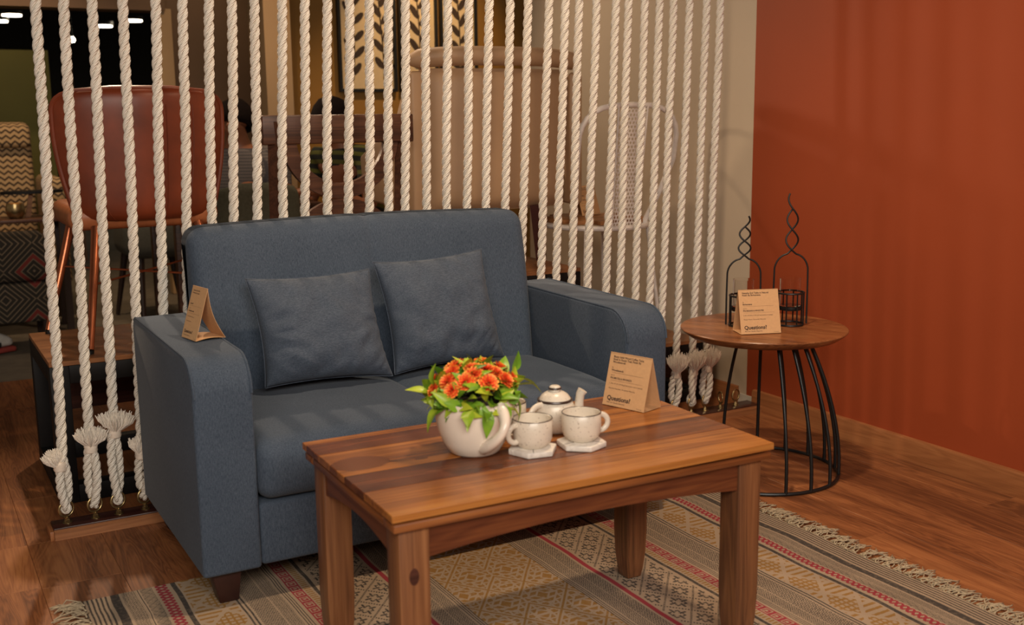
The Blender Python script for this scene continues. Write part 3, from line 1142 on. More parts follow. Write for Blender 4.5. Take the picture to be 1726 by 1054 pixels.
eye_bolt(2.765, 'empty brass eye bolt nearest the cream wall, facing forward', 0.25)

# ================================================================== RUG
rug = thing('rug', 'block printed cotton rug with cream, ochre, red and charcoal stripes under the coffee table', 'rug', (1.2125, 1.72, 0))
gx, gy = 120, 90
vs, fs, uvs = [], [], []


def rugz(x, y):
    z = 0.0035
    if x > 1.7:
        s = min(1, (x - 1.7) / 0.3)
        z += 0.006 * s * max(0, noise.noise(Vector((x * 4, y * 4.5, 3.0)))) ** 0.8
    return z


def rugdx(x, y):
    if x > 1.75:
        return 0.016 * min(1, (x - 1.75) / 0.35) * noise.noise(Vector((0.3, y * 3.4, 9.0)))
    return 0.0


for layer in (0, 1):
    for j in range(gy + 1):
        for i in range(gx + 1):
            X = RUG_X0 + (RUG_X1 - RUG_X0) * i / gx
            Y = RUG_Y0 + (RUG_Y1 - RUG_Y0) * j / gy
            vs.append((X + rugdx(X, Y) - 1.2125, Y - 1.72, rugz(X, Y) if layer == 0 else 0.0006))
M = gx + 1
off = M * (gy + 1)


def rug_uv(idx):
    idx = idx % off
    return (RUG_X0 + (RUG_X1 - RUG_X0) * (idx % M) / gx, RUG_Y0 + (RUG_Y1 - RUG_Y0) * (idx // M) / gy)


for j in range(gy):
    for i in range(gx):
        q = (j * M + i, j * M + i + 1, (j + 1) * M + i + 1, (j + 1) * M + i)
        fs.append(q)
        fs.append(tuple(off + a for a in reversed(q)))
border = [(i, i + 1) for i in range(gx)] + [(j * M + gx, (j + 1) * M + gx) for j in range(gy)] + [(gy * M + i + 1, gy * M + i) for i in range(gx)] + [((j + 1) * M, j * M) for j in range(gy)]
for a, c in border:
    fs.append((a, off + a, off + c, c))
uvs = [[rug_uv(q) for q in f] for f in fs]
mb = MB()
mb.add(vs, fs, uvs)
mb.build('cloth', 'printed_rug', rug, angle=60)


def tassel_mesh(seed):
    rnd = random.Random(seed)
    mb = MB()
    for i in range(9):
        y0 = rnd.uniform(-0.013, 0.013)
        a = rnd.uniform(-0.5, 0.5)
        Ln = rnd.uniform(0.045, 0.072)
        p = []
        for k in range(6):
            t = k / 5
            p.append((Ln * t, y0 + a * Ln * t + 0.007 * math.sin(t * rnd.uniform(3, 7) + i), 0.003 + 0.007 * math.sin(t * PI) * rnd.random() + 0.0022 * (i % 3)))
        mb.tube(p, 0.0016, 5)
    mb.tube([(-0.003, -0.012, 0.004), (0.002, 0, 0.0055), (-0.003, 0.012, 0.004)], 0.0024, 5)
    return mb.mesh('tassel', angle=180)


tm = [tassel_mesh(s) for s in range(6)]
rnd = random.Random(3)
for side in (0, 1):
    y = 2.675
    while y > 1.0:
        if side and y > 2.37:
            y -= 0.036
            continue
        X = RUG_X1 + rugdx(RUG_X1, y) if side else RUG_X0
        put('tassel', rnd.choice(tm), 'fringe_cotton', rug, (X - 1.2125, y - 1.72, 0.0005), (0, 0, (0 if side else PI) + rnd.uniform(-0.35, 0.35)))
        y -= rnd.uniform(0.031, 0.040)

# ================================================================== COFFEE TABLE
TC, TR = (1.1375, 1.945), math.radians(-1.0)
TZ = 0.464
tbl = thing('coffee_table', 'rectangular solid wood coffee table with striped glossy top on the rug', 'table', (TC[0], TC[1], 0), TR)
HW, HD = 0.431, 0.254
ybr = [HD, HD - 0.026, HD - 0.108, HD - 0.262, HD - 0.370, -HD]
mats = ['table_light', 'table_dark', 'table_light', 'table_dark', 'table_light']
for i in range(5):
    o = MB().box((-HW, ybr[i + 1] + 0.00015, TZ - 0.015), (HW, ybr[i] - 0.00015, TZ)).build('board', mats[i], tbl, bevel=0.0012, seg=1)
    o.location = (0, 0, 0)
# lower moulded frame of the top
fm = 0.004
o = MB().box((-HW + fm, -HD + fm, TZ - 0.0365), (HW - fm, -HD + 0.055, TZ - 0.0205)).build('edge_moulding', 'table_edge', tbl, bevel=0.003)
o = MB().box((-HW + fm, HD - 0.055, TZ - 0.0365), (HW - fm, HD - fm, TZ - 0.0205)).build('edge_moulding', 'table_edge', tbl, bevel=0.003)
for s in (-1, 1):
    xa, xb = sorted((s * (HW - fm), s * (HW - 0.055)))
    MB().box((xa, -HD + 0.0552, TZ - 0.0365), (xb, HD - 0.0552, TZ - 0.0205)).build('edge_moulding', 'table_edge_y', tbl, bevel=0.003)
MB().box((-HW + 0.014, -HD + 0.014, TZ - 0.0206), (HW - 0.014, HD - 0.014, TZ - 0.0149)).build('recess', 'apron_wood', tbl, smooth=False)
LW = 0.060
for sx in (-1, 1):
    for sy in (-1, 1):
        cx, cy = sx * (HW - 0.018 - LW / 2), sy * (HD - 0.018 - LW / 2)
        h = LW / 2
        lg = MB()
        rings = []
        for z, hh in ((TZ - 0.0366, h), (0.13, h), (0.07, h * 0.93), (0.03, h * 0.80), (0.0055, h * 0.66)):
            rings.append([(cx - hh, cy - hh, z), (cx + hh, cy - hh, z), (cx + hh, cy + hh, z), (cx - hh, cy + hh, z)])
        vv = [p for r_ in rings for p in r_]
        ff = [(0, 1, 2, 3), tuple(reversed(range(16, 20)))]
        for a in range(4):
            for q in range(4):
                ff.append((a * 4 + q, (a + 1) * 4 + q, (a + 1) * 4 + (q + 1) % 4, a * 4 + (q + 1) % 4))
        lg.add(vv, ff)
        lo_ = lg.build('leg', 'leg_wood', tbl, bevel=0.003)
        if sx < 0 and sy < 0:
            kn = MB()
            prof = [(0.012 * math.cos(q) * 0.8 + cx - 0.002, 0.335 + 0.0165 * math.sin(q)) for q in [2 * PI * i / 14 for i in range(14)]]
            kn.prism(prof, cy - h - 0.0004, cy - h + 0.004, 1)
            kn.build('knot', 'plank_dark', lo_)


def apron(x0, x1, depth, dz):
    """arched board: polygon in (length, z)"""
    n = 16
    zt = TZ - 0.0366
    poly = [(x0, zt)]
    for i in range(n + 1):
        t = i / n
        poly.append((x0 + (x1 - x0) * t, zt - depth + dz * math.sin(PI * t) ** 0.9))
    poly.append((x1, zt))
    return poly


ax = HW - 0.018 - LW
ay = HD - 0.018 - LW
for s in (-1, 1):
    yy = s * (HD - 0.018 - 0.014)
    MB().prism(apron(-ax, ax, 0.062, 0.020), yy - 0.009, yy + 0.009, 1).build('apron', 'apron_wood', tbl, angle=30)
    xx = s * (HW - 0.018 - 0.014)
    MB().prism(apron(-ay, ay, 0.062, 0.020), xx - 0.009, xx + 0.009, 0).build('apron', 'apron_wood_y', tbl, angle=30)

# ================================================================== SIDE TABLE
ST = (2.368, 2.616)
SZ = 0.476
stl = thing('side_table', 'round wooden side table on a black wire cage base by the orange wall', 'table', (ST[0], ST[1], 0), 0.35)
MB().lathe([(0.19, SZ - 0.0285), (0.232, SZ - 0.0265), (0.2535, SZ - 0.012), (0.2605, SZ - 0.0045), (0.2605, SZ - 0.002), (0.2585, SZ), (0.12, SZ - 0.0005), (0.02, SZ - 0.0005)], 72).build('tabletop', 'stool_wood', stl, angle=35)
BR = 0.247
ring = [(BR * math.cos(a), BR * math.sin(a), 0.006) for a in [2 * PI * i / 64 for i in range(64)]]
MB().tube(ring, 0.0056, 8, closed=True).build('base_ring', 'black_metal', stl)
TRR = 0.140
ring = [(TRR * math.cos(a), TRR * math.sin(a), SZ - 0.034) for a in [2 * PI * i / 48 for i in range(48)]]
MB().tube(ring, 0.0055, 8, closed=True).build('top_ring', 'black_metal', stl)
leg = MB()
pts = []
for i in range(15):
    t = i / 14
    r = BR - (BR - TRR) * (max(0, (t - 0.08) / 0.92)) ** 1.8
    pts.append((r, 0, 0.006 + (SZ - 0.040) * t))
leg.tube(pts, 0.0056, 8)
legme = leg.mesh('leg', angle=60)
for k in (-113, -93, -72, -46, -28, -10, 8, 28, 50, 78):
    put('leg', legme, 'black_metal', stl, (0, 0, 0), (0, 0, math.radians(k) - 0.35))


def lantern(label, x, y, shoulder, tip, rad, sgn, rz):
    t = thing('wire_lantern', label, 'lantern', (x, y, SZ + 0.0002), rz, group='wire lanterns on the side table')
    cage_h = 0.105 if sgn > 0 else 0.098
    for z in (0.0033, cage_h):
        MB().tube([(rad * math.cos(a), rad * math.sin(a), z) for a in [2 * PI * i / 36 for i in range(36)]], 0.0030, 7, closed=True).build('ring', 'black_metal', t)
    for k in range(8):
        a = 2 * PI * k / 8 + PI / 8
        MB().tube([(rad * math.cos(a), rad * math.sin(a), 0.003), (rad * math.cos(a), rad * math.sin(a), cage_h)], 0.0026, 6).build('cage_bar', 'black_metal', t)
    MB().lathe([(0.001, 0.050), (rad - 0.006, 0.050), (rad - 0.004, 0.053), (rad - 0.004, 0.062), (rad - 0.008, 0.062), (rad - 0.009, 0.055), (0.001, 0.055)], 30).build('candle_plate', 'black_metal', t, angle=40)
    # two rods rise outside the cage, bow in at the shoulder and twist round each other
    for s in (-1, 1):
        p = [(s * (rad + 0.010), 0, 0.004), (s * (rad + 0.010), 0, shoulder * 0.5), (s * (rad + 0.009), 0, shoulder * 0.86)]
        for i in range(1, 8):
            q = i / 8 * PI / 2
            p.append((s * (rad + 0.009) * math.cos(q) ** 0.8, 0, shoulder * 0.86 + shoulder * 0.24 * math.sin(q) ** 1.2))
        z0 = p[-1][2] + 0.012
        end = tip if s == sgn else tip - (tip - z0) * 0.28
        n = 30
        for i in range(n + 1):
            u = i / n
            z = z0 + (end - z0) * u
            ph = (z - z0) / (tip - z0) * PI * 2.75
            am = 0.020 * (1 - 0.30 * (z - z0) / (tip - z0))
            p.append((-s * am * math.sin(ph), -s * 0.006 * math.cos(ph), z))
        MB().tube(p, 0.0029, 7).build('rod', 'black_metal', t, angle=70)
    gl = MB().lathe([(0.0335, 0.063), (0.0335, 0.150), (0.0318, 0.150), (0.0318, 0.065), (0.001, 0.065)], 36)
    gl.build('glass_cylinder', 'clear_glass', t, angle=50)
    return t


lantern('shorter black wire lantern half hidden behind the paper card', 2.325, 2.665, 0.196, 0.350, 0.043, -1, -0.60)
lantern('taller black wire lantern with twisted finial, near the orange wall', 2.462, 2.600, 0.208, 0.418, 0.043, 1, -0.60)


# ================================================================== PAPER CARDS
TEXTS = []


def text(body, size, loc, parent, mat='print_ink', bold=0.0):
    cu = bpy.data.curves.new('printed_text', 'FONT')
    cu.body = body
    cu.size = size
    cu.offset = bold
    cu.fill_mode = 'FRONT'
    cu.materials.append(MATS[mat])
    cu.resolution_u = 2
    o = bpy.data.objects.new('printed_text', cu)
    COL.objects.link(o)
    TEXTS.append((o, parent, loc, mat))
    return o


def tent_card(label, p_left, p_right, depth, height, lines, warp=0.0, group='brown paper tent cards'):
    """folded kraft card; p_left and p_right are the lower front corners as seen by the reader"""
    pl, pr = Vector(p_left), Vector(p_right)
    W = (pr - pl).length
    rz = math.atan2((pr - pl).y, (pr - pl).x)
    t = thing('tent_card', label, 'card', pl, rz, group=group)
    th = 0.0009
    sl = math.hypot(depth / 2, height)
    ang = math.atan2(height, depth / 2)

    def panel(n, curve):
        mb = MB()
        N = 12
        vs, fs = [], []
        for i in range(N + 1):
            for k in range(2):
                vs.append((W * k, sl * i / N, curve * math.sin(i / N * PI)))
        for i in range(N + 1):
            for k in range(2):
                vs.append((W * k, sl * i / N, curve * math.sin(i / N * PI) - th))
        o_ = 2 * (N + 1)
        for i in range(N):
            a = 2 * i
            fs += [(a, a + 1, a + 3, a + 2), (o_ + a + 2, o_ + a + 3, o_ + a + 1, o_ + a), (a, a + 2, o_ + a + 2, o_ + a), (a + 1, o_ + a + 1, o_ + a + 3, a + 3)]
        fs += [(0, o_, o_ + 1, 1), (2 * N, 2 * N + 1, o_ + 2 * N + 1, o_ + 2 * N)]
        mb.add(vs, fs)
        return mb
    front = panel('front_panel', warp * 0.0).build('front_panel', 'kraft_card', t, angle=30)
    front.rotation_euler = (ang, 0, 0)
    front.location = (0, 0, 0.0012)
    back = panel('back_panel', warp).build('back_panel', 'kraft_card', t, angle=30)
    back.rotation_euler = (ang, 0, PI)
    back.location = (W, depth, 0.0012)
    bs = MB()
    N = 8
    v_, f_ = [], []
    for i in range(N + 1):
        zz = 0.0013 + abs(warp) * 0.45 * math.sin(i / N * PI)
        v_ += [(0.0005, depth * i / N, zz), (W - 0.0005, depth * i / N, zz), (0.0005, depth * i / N, zz - th), (W - 0.0005, depth * i / N, zz - th)]
    for i in range(N):
        a = 4 * i
        f_ += [(a, a + 1, a + 5, a + 4), (a + 2, a + 6, a + 7, a + 3), (a, a + 4, a + 6, a + 2), (a + 1, a + 3, a + 7, a + 5)]
    bs.add(v_, f_)
    bs.build('base_panel', 'kraft_card', t, angle=30)
    k = W / 0.122
    z = 0.0004
    for (body, size, fx, fy, mat, bold) in lines:
        text(body, size * k, (fx * W, fy * sl, z), front, mat, bold * k)
    for fy in (0.62, 0.475):
        MB().box((0.10 * W, fy * sl, 0.0), (0.86 * W, fy * sl + 0.0005, 0.0003)).build('printed_rule', 'print_faint', front, smooth=False)
    return t


def card_lines(h1, h2, h3, by, sku, l1, l2):
    o = [(h1, 0.0068, 0.09, 0.905, 'print_ink', 0.00012), (h2, 0.0068, 0.09, 0.855, 'print_ink', 0.00012)]
    if h3:
        o.append((h3, 0.0068, 0.09, 0.805, 'print_ink', 0.00012))
    o += [('By', 0.0042, 0.09, 0.705, 'print_ink', 0), (by, 0.0064, 0.09, 0.650, 'print_ink', 0.00015), ('SKU ID', 0.0036, 0.09, 0.560, 'print_ink', 0),
          (sku, 0.0062, 0.09, 0.505, 'print_ink', 0.00015), (l1, 0.0048, 0.09, 0.405, 'print_ink', 0), (l2, 0.0046, 0.09, 0.315, 'print_ink', 0),
          ('Questions?', 0.0152, 0.09, 0.105, 'print_ink', 0.0004), ('Ask our Studio Experts.', 0.0056, 0.095, 0.048, 'print_ink', 0),
          ('Terms apply', 0.0030, 0.82, 0.025, 'print_ink', 0)]
    return o


tent_card('brown paper card standing on the coffee table behind the teapot', (1.430, 2.131, TZ + 0.0006), (1.467, 2.015, TZ + 0.0006), 0.068, 0.122,
          card_lines('Blazie Solid Wood Coffee Table', 'Small in Rustic Teak Finish By', 'Woodsworth', 'Woodsworth', 'FN1881722-S-WH34275', 'L 34 x W 20 x H 18 (all dimensions are in inches)', 'Material: Sheesham, 12 months Warranty'))
tent_card('brown paper card standing on the round side table before the lanterns', (2.222, 2.552, SZ + 0.0006), (2.343, 2.508, SZ + 0.0006), 0.075, 0.132,
          card_lines('Natasha End Table in Natural', 'Finish By Bohemiana', '', 'Bohemiana', 'FN1822365-S-WH31705', 'L 20 x W 20 x H 20 (all dimensions in inches)', 'Mango Wood, 36 months Warranty'))
tent_card('curled brown paper card standing on the left sofa armrest', (0.596, 2.775, AH + 0.0035), (0.611, 2.690, AH + 0.0035), 0.078, 0.126,
          card_lines('2 Seater Sofa in Blue', 'Colour By Casacraft', '', 'Casacraft', 'FN1689412-S-PM', 'W 54 x D 28 x H 34 inches', '36 months Warranty'), warp=-0.010)
tent_card('brown paper card on the seat of the white metal chair', (2.505, 3.885, 0.7255), (2.622, 3.925, 0.7255), 0.075, 0.122,
          card_lines('Metal Chair in White', 'Colour By Bohemiana', '', 'Bohemiana', 'FN1740028-S-WH30211', 'W 18 x D 20 x H 35 inches', '12 months Warranty'))

# ================================================================== FLOWER POT
POT = (0.998, 1.958)
pot = thing('flower_pot', 'big cream ceramic cup shaped planter with a handle on the coffee table', 'planter', (POT[0], POT[1], TZ + 0.0006), 0.0)
pot.scale = (1.13, 1.13, 1.13)
prof = [(0.040, 0.0), (0.046, 0.004), (0.0575, 0.022), (0.0665, 0.045), (0.0715, 0.070), (0.0735, 0.092), (0.0735, 0.105), (0.0705, 0.1055), (0.069, 0.092), (0.066, 0.060), (0.05, 0.020), (0.002, 0.012)]
pour = math.radians(-22)


def rimwob(a, i):
    if 4 <= i <= 8:
        k = {4: 0.2, 5: 0.6, 6: 1.0, 7: 1.0, 8: 0.6}[i]
        dd = (a - pour + PI) % (2 * PI) - PI
        return k * (0.010 * math.exp(-(dd / 0.35) ** 2) - 0.003)
    return 0


mbp = MB().lathe(prof, 64, wob=rimwob)
# pull the lip outward at the pouring side
vv = []
for (x_, y_, z_) in mbp.v:
    a = math.atan2(y_, x_)
    dd = (a - pour + PI) % (2 * PI) - PI
    if z_ > 0.06:
        s = 1 + 0.10 * math.exp(-(dd / 0.32) ** 2) * (z_ - 0.06) / 0.05
        x_, y_ = x_ * s, y_ * s
    vv.append((x_, y_, z_))
mbp.v = vv
mbp.build('cup', 'pot_white', pot, angle=60)
ha = math.radians(-76)
hp = []
for i in range(17):
    t = i / 16
    rr_ = 0.069 + 0.036 * math.sin(t * PI) ** 0.8 - 0.016 * t
    hp.append((rr_ * math.cos(ha - 0.38 * t), rr_ * math.sin(ha - 0.38 * t), 0.094 - 0.072 * t))
MB().tube(hp, [0.0095 + 0.0012 * math.cos(i / 16 * 2 * PI) for i in range(17)], 12, sx=1.25).build('handle', 'pot_white', pot, angle=80)
MB().lathe([(0.001, 0.088), (0.0655, 0.088), (0.0655, 0.090), (0.001, 0.096)], 32).build('soil', 'soil', pot)

# --- artificial plant
pl = thing('artificial_flowers', 'bunch of orange artificial flowers with green leaves in the cream planter', 'flowers', (POT[0], POT[1], TZ + 0.103))
pl.scale = (1.06, 1.06, 1.0)


def leaf_mesh(L, W, fold, curl):
    mb = MB()
    N = 7
    vs, fs = [], []
    for i in range(N + 1):
        t = i / N
        wd = W * math.sin(PI * t ** 0.8) ** 0.85 * (1 - 0.25 * t) if 0 < t < 1 else 0.0005
        z = -curl * t * t * L
        for k, s in enumerate((-1, -0.5, 0, 0.5, 1)):
            vs.append((wd * s, L * t, z + fold * abs(s) * wd))
    for i in range(N):
        for k in range(4):
            a = i * 5 + k
            fs.append((a, a + 1, a + 6, a + 5))
    n0 = len(vs)
    vs += [(p[0], p[1], p[2] - 0.0005) for p in vs]
    fs += [tuple(n0 + q for q in reversed(f)) for f in fs]
    mb.add(vs, fs)
    return mb.mesh('leaf', angle=180)


leafm = [leaf_mesh(0.036, 0.0105, 0.35, 0.35), leaf_mesh(0.030, 0.012, 0.25, 0.2), leaf_mesh(0.042, 0.0115, 0.3, 0.6), leaf_mesh(0.026, 0.010, 0.4, 0.1)]
rnd = random.Random(21)
DOM = Vector((0, 0, 0.012))


def dome(theta, phi, rad):
    return Vector((rad * 1.06 * math.sin(phi) * math.cos(theta), rad * 1.06 * math.sin(phi) * math.sin(theta), rad * 0.86 * math.cos(phi))) + DOM


n_leaf = 0
for lay, (ph0, ph1, cnt, rad) in enumerate(((84, 104, 50, 0.076), (64, 90, 60, 0.084), (46, 68, 48, 0.086), (6, 46, 34, 0.082))):
    for i in range(cnt):
        th = 2 * PI * (i + rnd.random() * 0.8) / cnt
        ph = math.radians(rnd.uniform(ph0, ph1))
        p = dome(th, ph, rad * rnd.uniform(0.82, 1.0))
        out = Vector((math.sin(ph) * math.cos(th), math.sin(ph) * math.sin(th), math.cos(ph) * 0.8))
        side = Vector((-math.sin(th), math.cos(th), 0))
        dirv = (out * rnd.uniform(0.5, 1.0) + side * rnd.uniform(-0.8, 0.8) + Vector((0, 0, rnd.uniform(-0.75, 0.45) if lay < 1 else rnd.uniform(-0.15, 0.7)))).normalized()
        up = (out * 0.8 + Vector((rnd.uniform(-0.4, 0.4), rnd.uniform(-0.4, 0.4), 0.6))).normalized()
        xa = dirv.cross(up).normalized()
        za = xa.cross(dirv).normalized()
        mtx = Matrix((xa, dirv, za)).transposed()
        o = put('leaf', rnd.choice(leafm), 'leaf_green', pl, p - dirv * 0.012, mtx.to_euler(), (rnd.uniform(0.85, 1.3),) * 3)
        n_leaf += 1
# trailing leaves seen against the sofa and over the rim
for (x_, y_, z_, dx, dy, dz, k) in ((-0.080, -0.012, 0.006, -0.9, 0.1, -0.65, 2), (-0.088, 0.02, 0.03, -0.7, 0.3, 0.35, 0), (0.076, -0.028, 0.008, 0.35, -0.55, -0.8, 2), (0.10, 0.0, 0.038, 0.95, -0.2, -0.1, 2),
                                    (0.098, 0.02, 0.05, 0.6, 0.1, 0.8, 0), (-0.012, -0.078, 0.004, -0.15, -0.5, -0.85, 2), (0.02, -0.079, 0.010, 0.1, -0.6, -0.6, 1), (-0.085, 0.0, 0.05, -0.2, 0, 0.95, 0),
                                    (-0.045, -0.066, 0.008, -0.4, -0.6, -0.6, 1), (0.088, -0.02, 0.03, 0.8, -0.4, 0.2, 1)):
    dirv = Vector((dx, dy, dz)).normalized()
    up = Vector((x_, y_, 0.08)).normalized()
    xa = dirv.cross(up).normalized()
    za = xa.cross(dirv).normalized()
    put('leaf', leafm[k], 'leaf_green', pl, (x_, y_, z_), Matrix((xa, dirv, za)).transposed().to_euler(), (1.15,) * 3)


def bloom_mesh(seed):
    rnd = random.Random(seed)
    mb = MB()
    for ringi, (cnt, Ln, tilt, r0) in enumerate(((14, 0.0128, 0.15, 0.003), (12, 0.0112, 0.50, 0.0025), (9, 0.0090, 0.85, 0.002), (6, 0.0065, 1.2, 0.001))):
        for i in range(cnt):
            a = 2 * PI * (i + 0.5 * (ringi % 2)) / cnt + rnd.uniform(-0.1, 0.1)
            tl = tilt + rnd.uniform(-0.12, 0.12)
            d = Vector((math.cos(a) * math.cos(tl), math.sin(a) * math.cos(tl), math.sin(tl)))
            s = Vector((-math.sin(a), math.cos(a), 0))
            b0 = Vector((math.cos(a) * r0, math.sin(a) * r0, 0.001 * ringi))
            wd = Ln * 0.24
            up = d.cross(s) * -0.0006
            vs = [b0 - s * wd * 0.4, b0 + s * wd * 0.4, b0 + d * Ln * 0.7 + s * wd, b0 + d * Ln * 0.7 - s * wd, b0 + d * Ln * 1.0 + s * wd * 0.55, b0 + d * Ln - s * wd * 0.55]
            n0 = len(vs)
            vs2 = vs + [q + up for q in vs]
            f0 = [(0, 1, 2, 3), (3, 2, 4, 5)]
            u0 = [[(0, 0), (1, 0), (1, 0.7), (0, 0.7)], [(0, 0.7), (1, 0.7), (1, 1), (0, 1)]]
            mb.add(vs2, f0 + [tuple(n0 + q for q in reversed(f)) for f in f0], u0 + [list(reversed(u)) for u in u0])
    me = mb.mesh('bloom', angle=60)
    return me


bloomm = [bloom_mesh(s) for s in (1, 2, 3)]
TOC = math.radians(-117)      # direction from the plant to the viewer
spots = [(TOC - 0.02, 20, 1.0), (TOC + 0.75, 25, 0.95), (TOC - 0.25, 47, 1.1), (TOC + 0.42, 50, 1.1), (TOC - 0.80, 50, 1.0), (TOC + 1.05, 52, 1.0), (TOC + 0.02, 33, 1.05), (TOC + 2.2, 16, 1.0),
         (TOC - 1.4, 26, 1.1), (TOC - 2.4, 30, 1.0), (TOC + 1.9, 38, 1.0), (TOC - 1.15, 70, 0.9), (TOC - 1.75, 60, 0.8), (TOC + 3.0, 42, 1.0), (TOC + 0.98, 36, 0.9), (TOC - 0.55, 62, 0.9), (TOC - 1.0, 34, 1.0), (TOC + 1.5, 58, 0.95)]
for i, (th, ph, s) in enumerate(spots):
    ph = math.radians(ph)
    p = dome(th, ph, 0.083)
    out = Vector((math.sin(ph) * math.cos(th), math.sin(ph) * math.sin(th), math.cos(ph)))
    o = put('bloom', bloomm[i % 3], 'petal_orange', pl, p, out.to_track_quat('Z', 'Y').to_euler(), (s * 1.22,) * 3)
    st_ = MB().tube([(0, 0, 0.0), (0, 0, -0.045)], 0.0014, 5).build('stem', 'stem_green', o)

# ================================================================== CUPS, COASTERS, TEAPOT
hexa = [(0.0485 * math.cos(PI / 3 * i), 0.0485 * math.sin(PI / 3 * i)) for i in range(6)]
coaster_me = MB().prism(hexa, 0.0, 0.0115, 2).mesh('slab', bevel=0.002)
groove_me = MB().box((0.012, -0.0006, 0.0112), (0.0425, 0.0006, 0.0118)).mesh('inlay_line', smooth=False)


def coaster(label, x, y, rz, gang):
    t = thing('coaster', label, 'coaster', (x, y, TZ + 0.0006), rz, group='hexagonal marble coasters on the coffee table')
    t.scale = (1.09, 1.09, 1.0)
    o = put('slab', coaster_me, 'marble', t)
    for a in gang:
        put('inlay_line', groove_me, 'brown_rim', o, (0, 0, 0), (0, 0, a))
    return t


coaster('hexagonal white marble coaster under the left speckled cup', 1.098, 1.892, math.radians(-10), (math.radians(-108), math.radians(12), math.radians(132)))
coaster('hexagonal white marble coaster under the right speckled cup', 1.207, 1.876, math.radians(20), (math.radians(-70), math.radians(50), math.radians(170)))
coaster('hexagonal marble coaster half hidden between the planter and left cup', 1.117, 2.035, math.radians(15), (0.5,))


def cup(label, x, y, z, hang):
    t = thing('tea_cup', label, 'cup', (x, y, z), hang, group='speckled tea cups on the coffee table')
    t.scale = (1.12, 1.12, 1.08)
    prof = [(0.024, 0.0), (0.0265, 0.002), (0.0285, 0.005), (0.0335, 0.010), (0.0362, 0.018), (0.0368, 0.030), (0.0368, 0.0545), (0.0358, 0.0555), (0.0345, 0.0545), (0.0343, 0.030), (0.032, 0.012), (0.022, 0.006), (0.001, 0.005)]
    MB().lathe(prof, 48).build('body', 'stoneware', t, angle=50)
    MB().tube([(0.0362 * math.cos(a), 0.0362 * math.sin(a), 0.0552) for a in [2 * PI * i / 48 for i in range(48)]], 0.0011, 6, closed=True).build('rim', 'brown_rim', t)
    p = []
    for i in range(15):
        a = math.radians(100 - 200 * i / 14)
        p.append((0.037 + 0.0175 * math.cos(a) * 1.0, 0, 0.030 + 0.0165 * math.sin(a)))
    p[0] = (0.0355, 0, 0.0455)
    p[-1] = (0.0350, 0, 0.0150)
    MB().tube(p, 0.0042, 10, sx=1.3).build('handle', 'stoneware', t, angle=80)
    return t


CZ = TZ + 0.0124
cup('speckled cream cup with brown rim, handle towards the planter', 1.099, 1.894, CZ, math.radians(186))
cup('speckled cream cup with brown rim, handle towards the paper card', 1.210, 1.881, CZ, math.radians(-8))
cup('speckled cup mostly hidden behind the planter and the left cup', 1.119, 2.037, CZ, math.radians(100))

tp = thing('teapot', 'speckled cream teapot with brown banded lid behind the two cups', 'teapot', (1.218, 2.000, TZ + 0.0006), math.radians(-29))
prof = [(0.030, 0.0), (0.034, 0.002), (0.0405, 0.012), (0.0445, 0.026), (0.0455, 0.038), (0.0445, 0.050), (0.0405, 0.062), (0.037, 0.068), (0.035, 0.0685), (0.034, 0.066), (0.038, 0.05), (0.036, 0.02), (0.001, 0.008)]
MB().lathe(prof, 48).build('body', 'stoneware', tp, angle=60)
lid = MB().lathe([(0.0345, 0.0690), (0.0355, 0.0705), (0.034, 0.074), (0.029, 0.0815), (0.021, 0.087), (0.013, 0.0895), (0.0105, 0.0915), (0.0100, 0.094), (0.0110, 0.0955), (0.0125, 0.097), (0.0120, 0.0995), (0.0085, 0.1018), (0.001, 0.1024)], 40)
lid = lid.build('lid', 'stoneware', tp, angle=50)
MB().tube([(0.0360 * math.cos(a), 0.0360 * math.sin(a), 0.0705) for a in [2 * PI * i / 48 for i in range(48)]], 0.0031, 8, closed=True).build('rim_band', 'brown_rim', lid)
MB().tube([(0.0122 * math.cos(a), 0.0122 * math.sin(a), 0.0962) for a in [2 * PI * i / 32 for i in range(32)]], 0.0023, 8, closed=True).build('knob_band', 'brown_rim', lid)
spout = [(0.034, 0, 0.022), (0.046, 0, 0.034), (0.0525, 0, 0.050), (0.0535, 0, 0.068), (0.0555, 0, 0.082), (0.0605, 0, 0.0905)]
MB().tube(spout, [0.014, 0.0120, 0.0105, 0.0095, 0.0095, 0.0110], 14).build('spout', 'stoneware', tp, angle=60)
p = []
hd = math.radians(-140)
for i in range(15):
    a = math.radians(105 - 215 * i / 14)
    r_ = 0.045 + 0.027 * math.cos(a)
    p.append((r_ * math.cos(hd), r_ * math.sin(hd), 0.043 + 0.022 * math.sin(a)))
MB().tube(p, 0.0048, 10, sx=1.4).build('handle', 'stoneware', tp, angle=80)

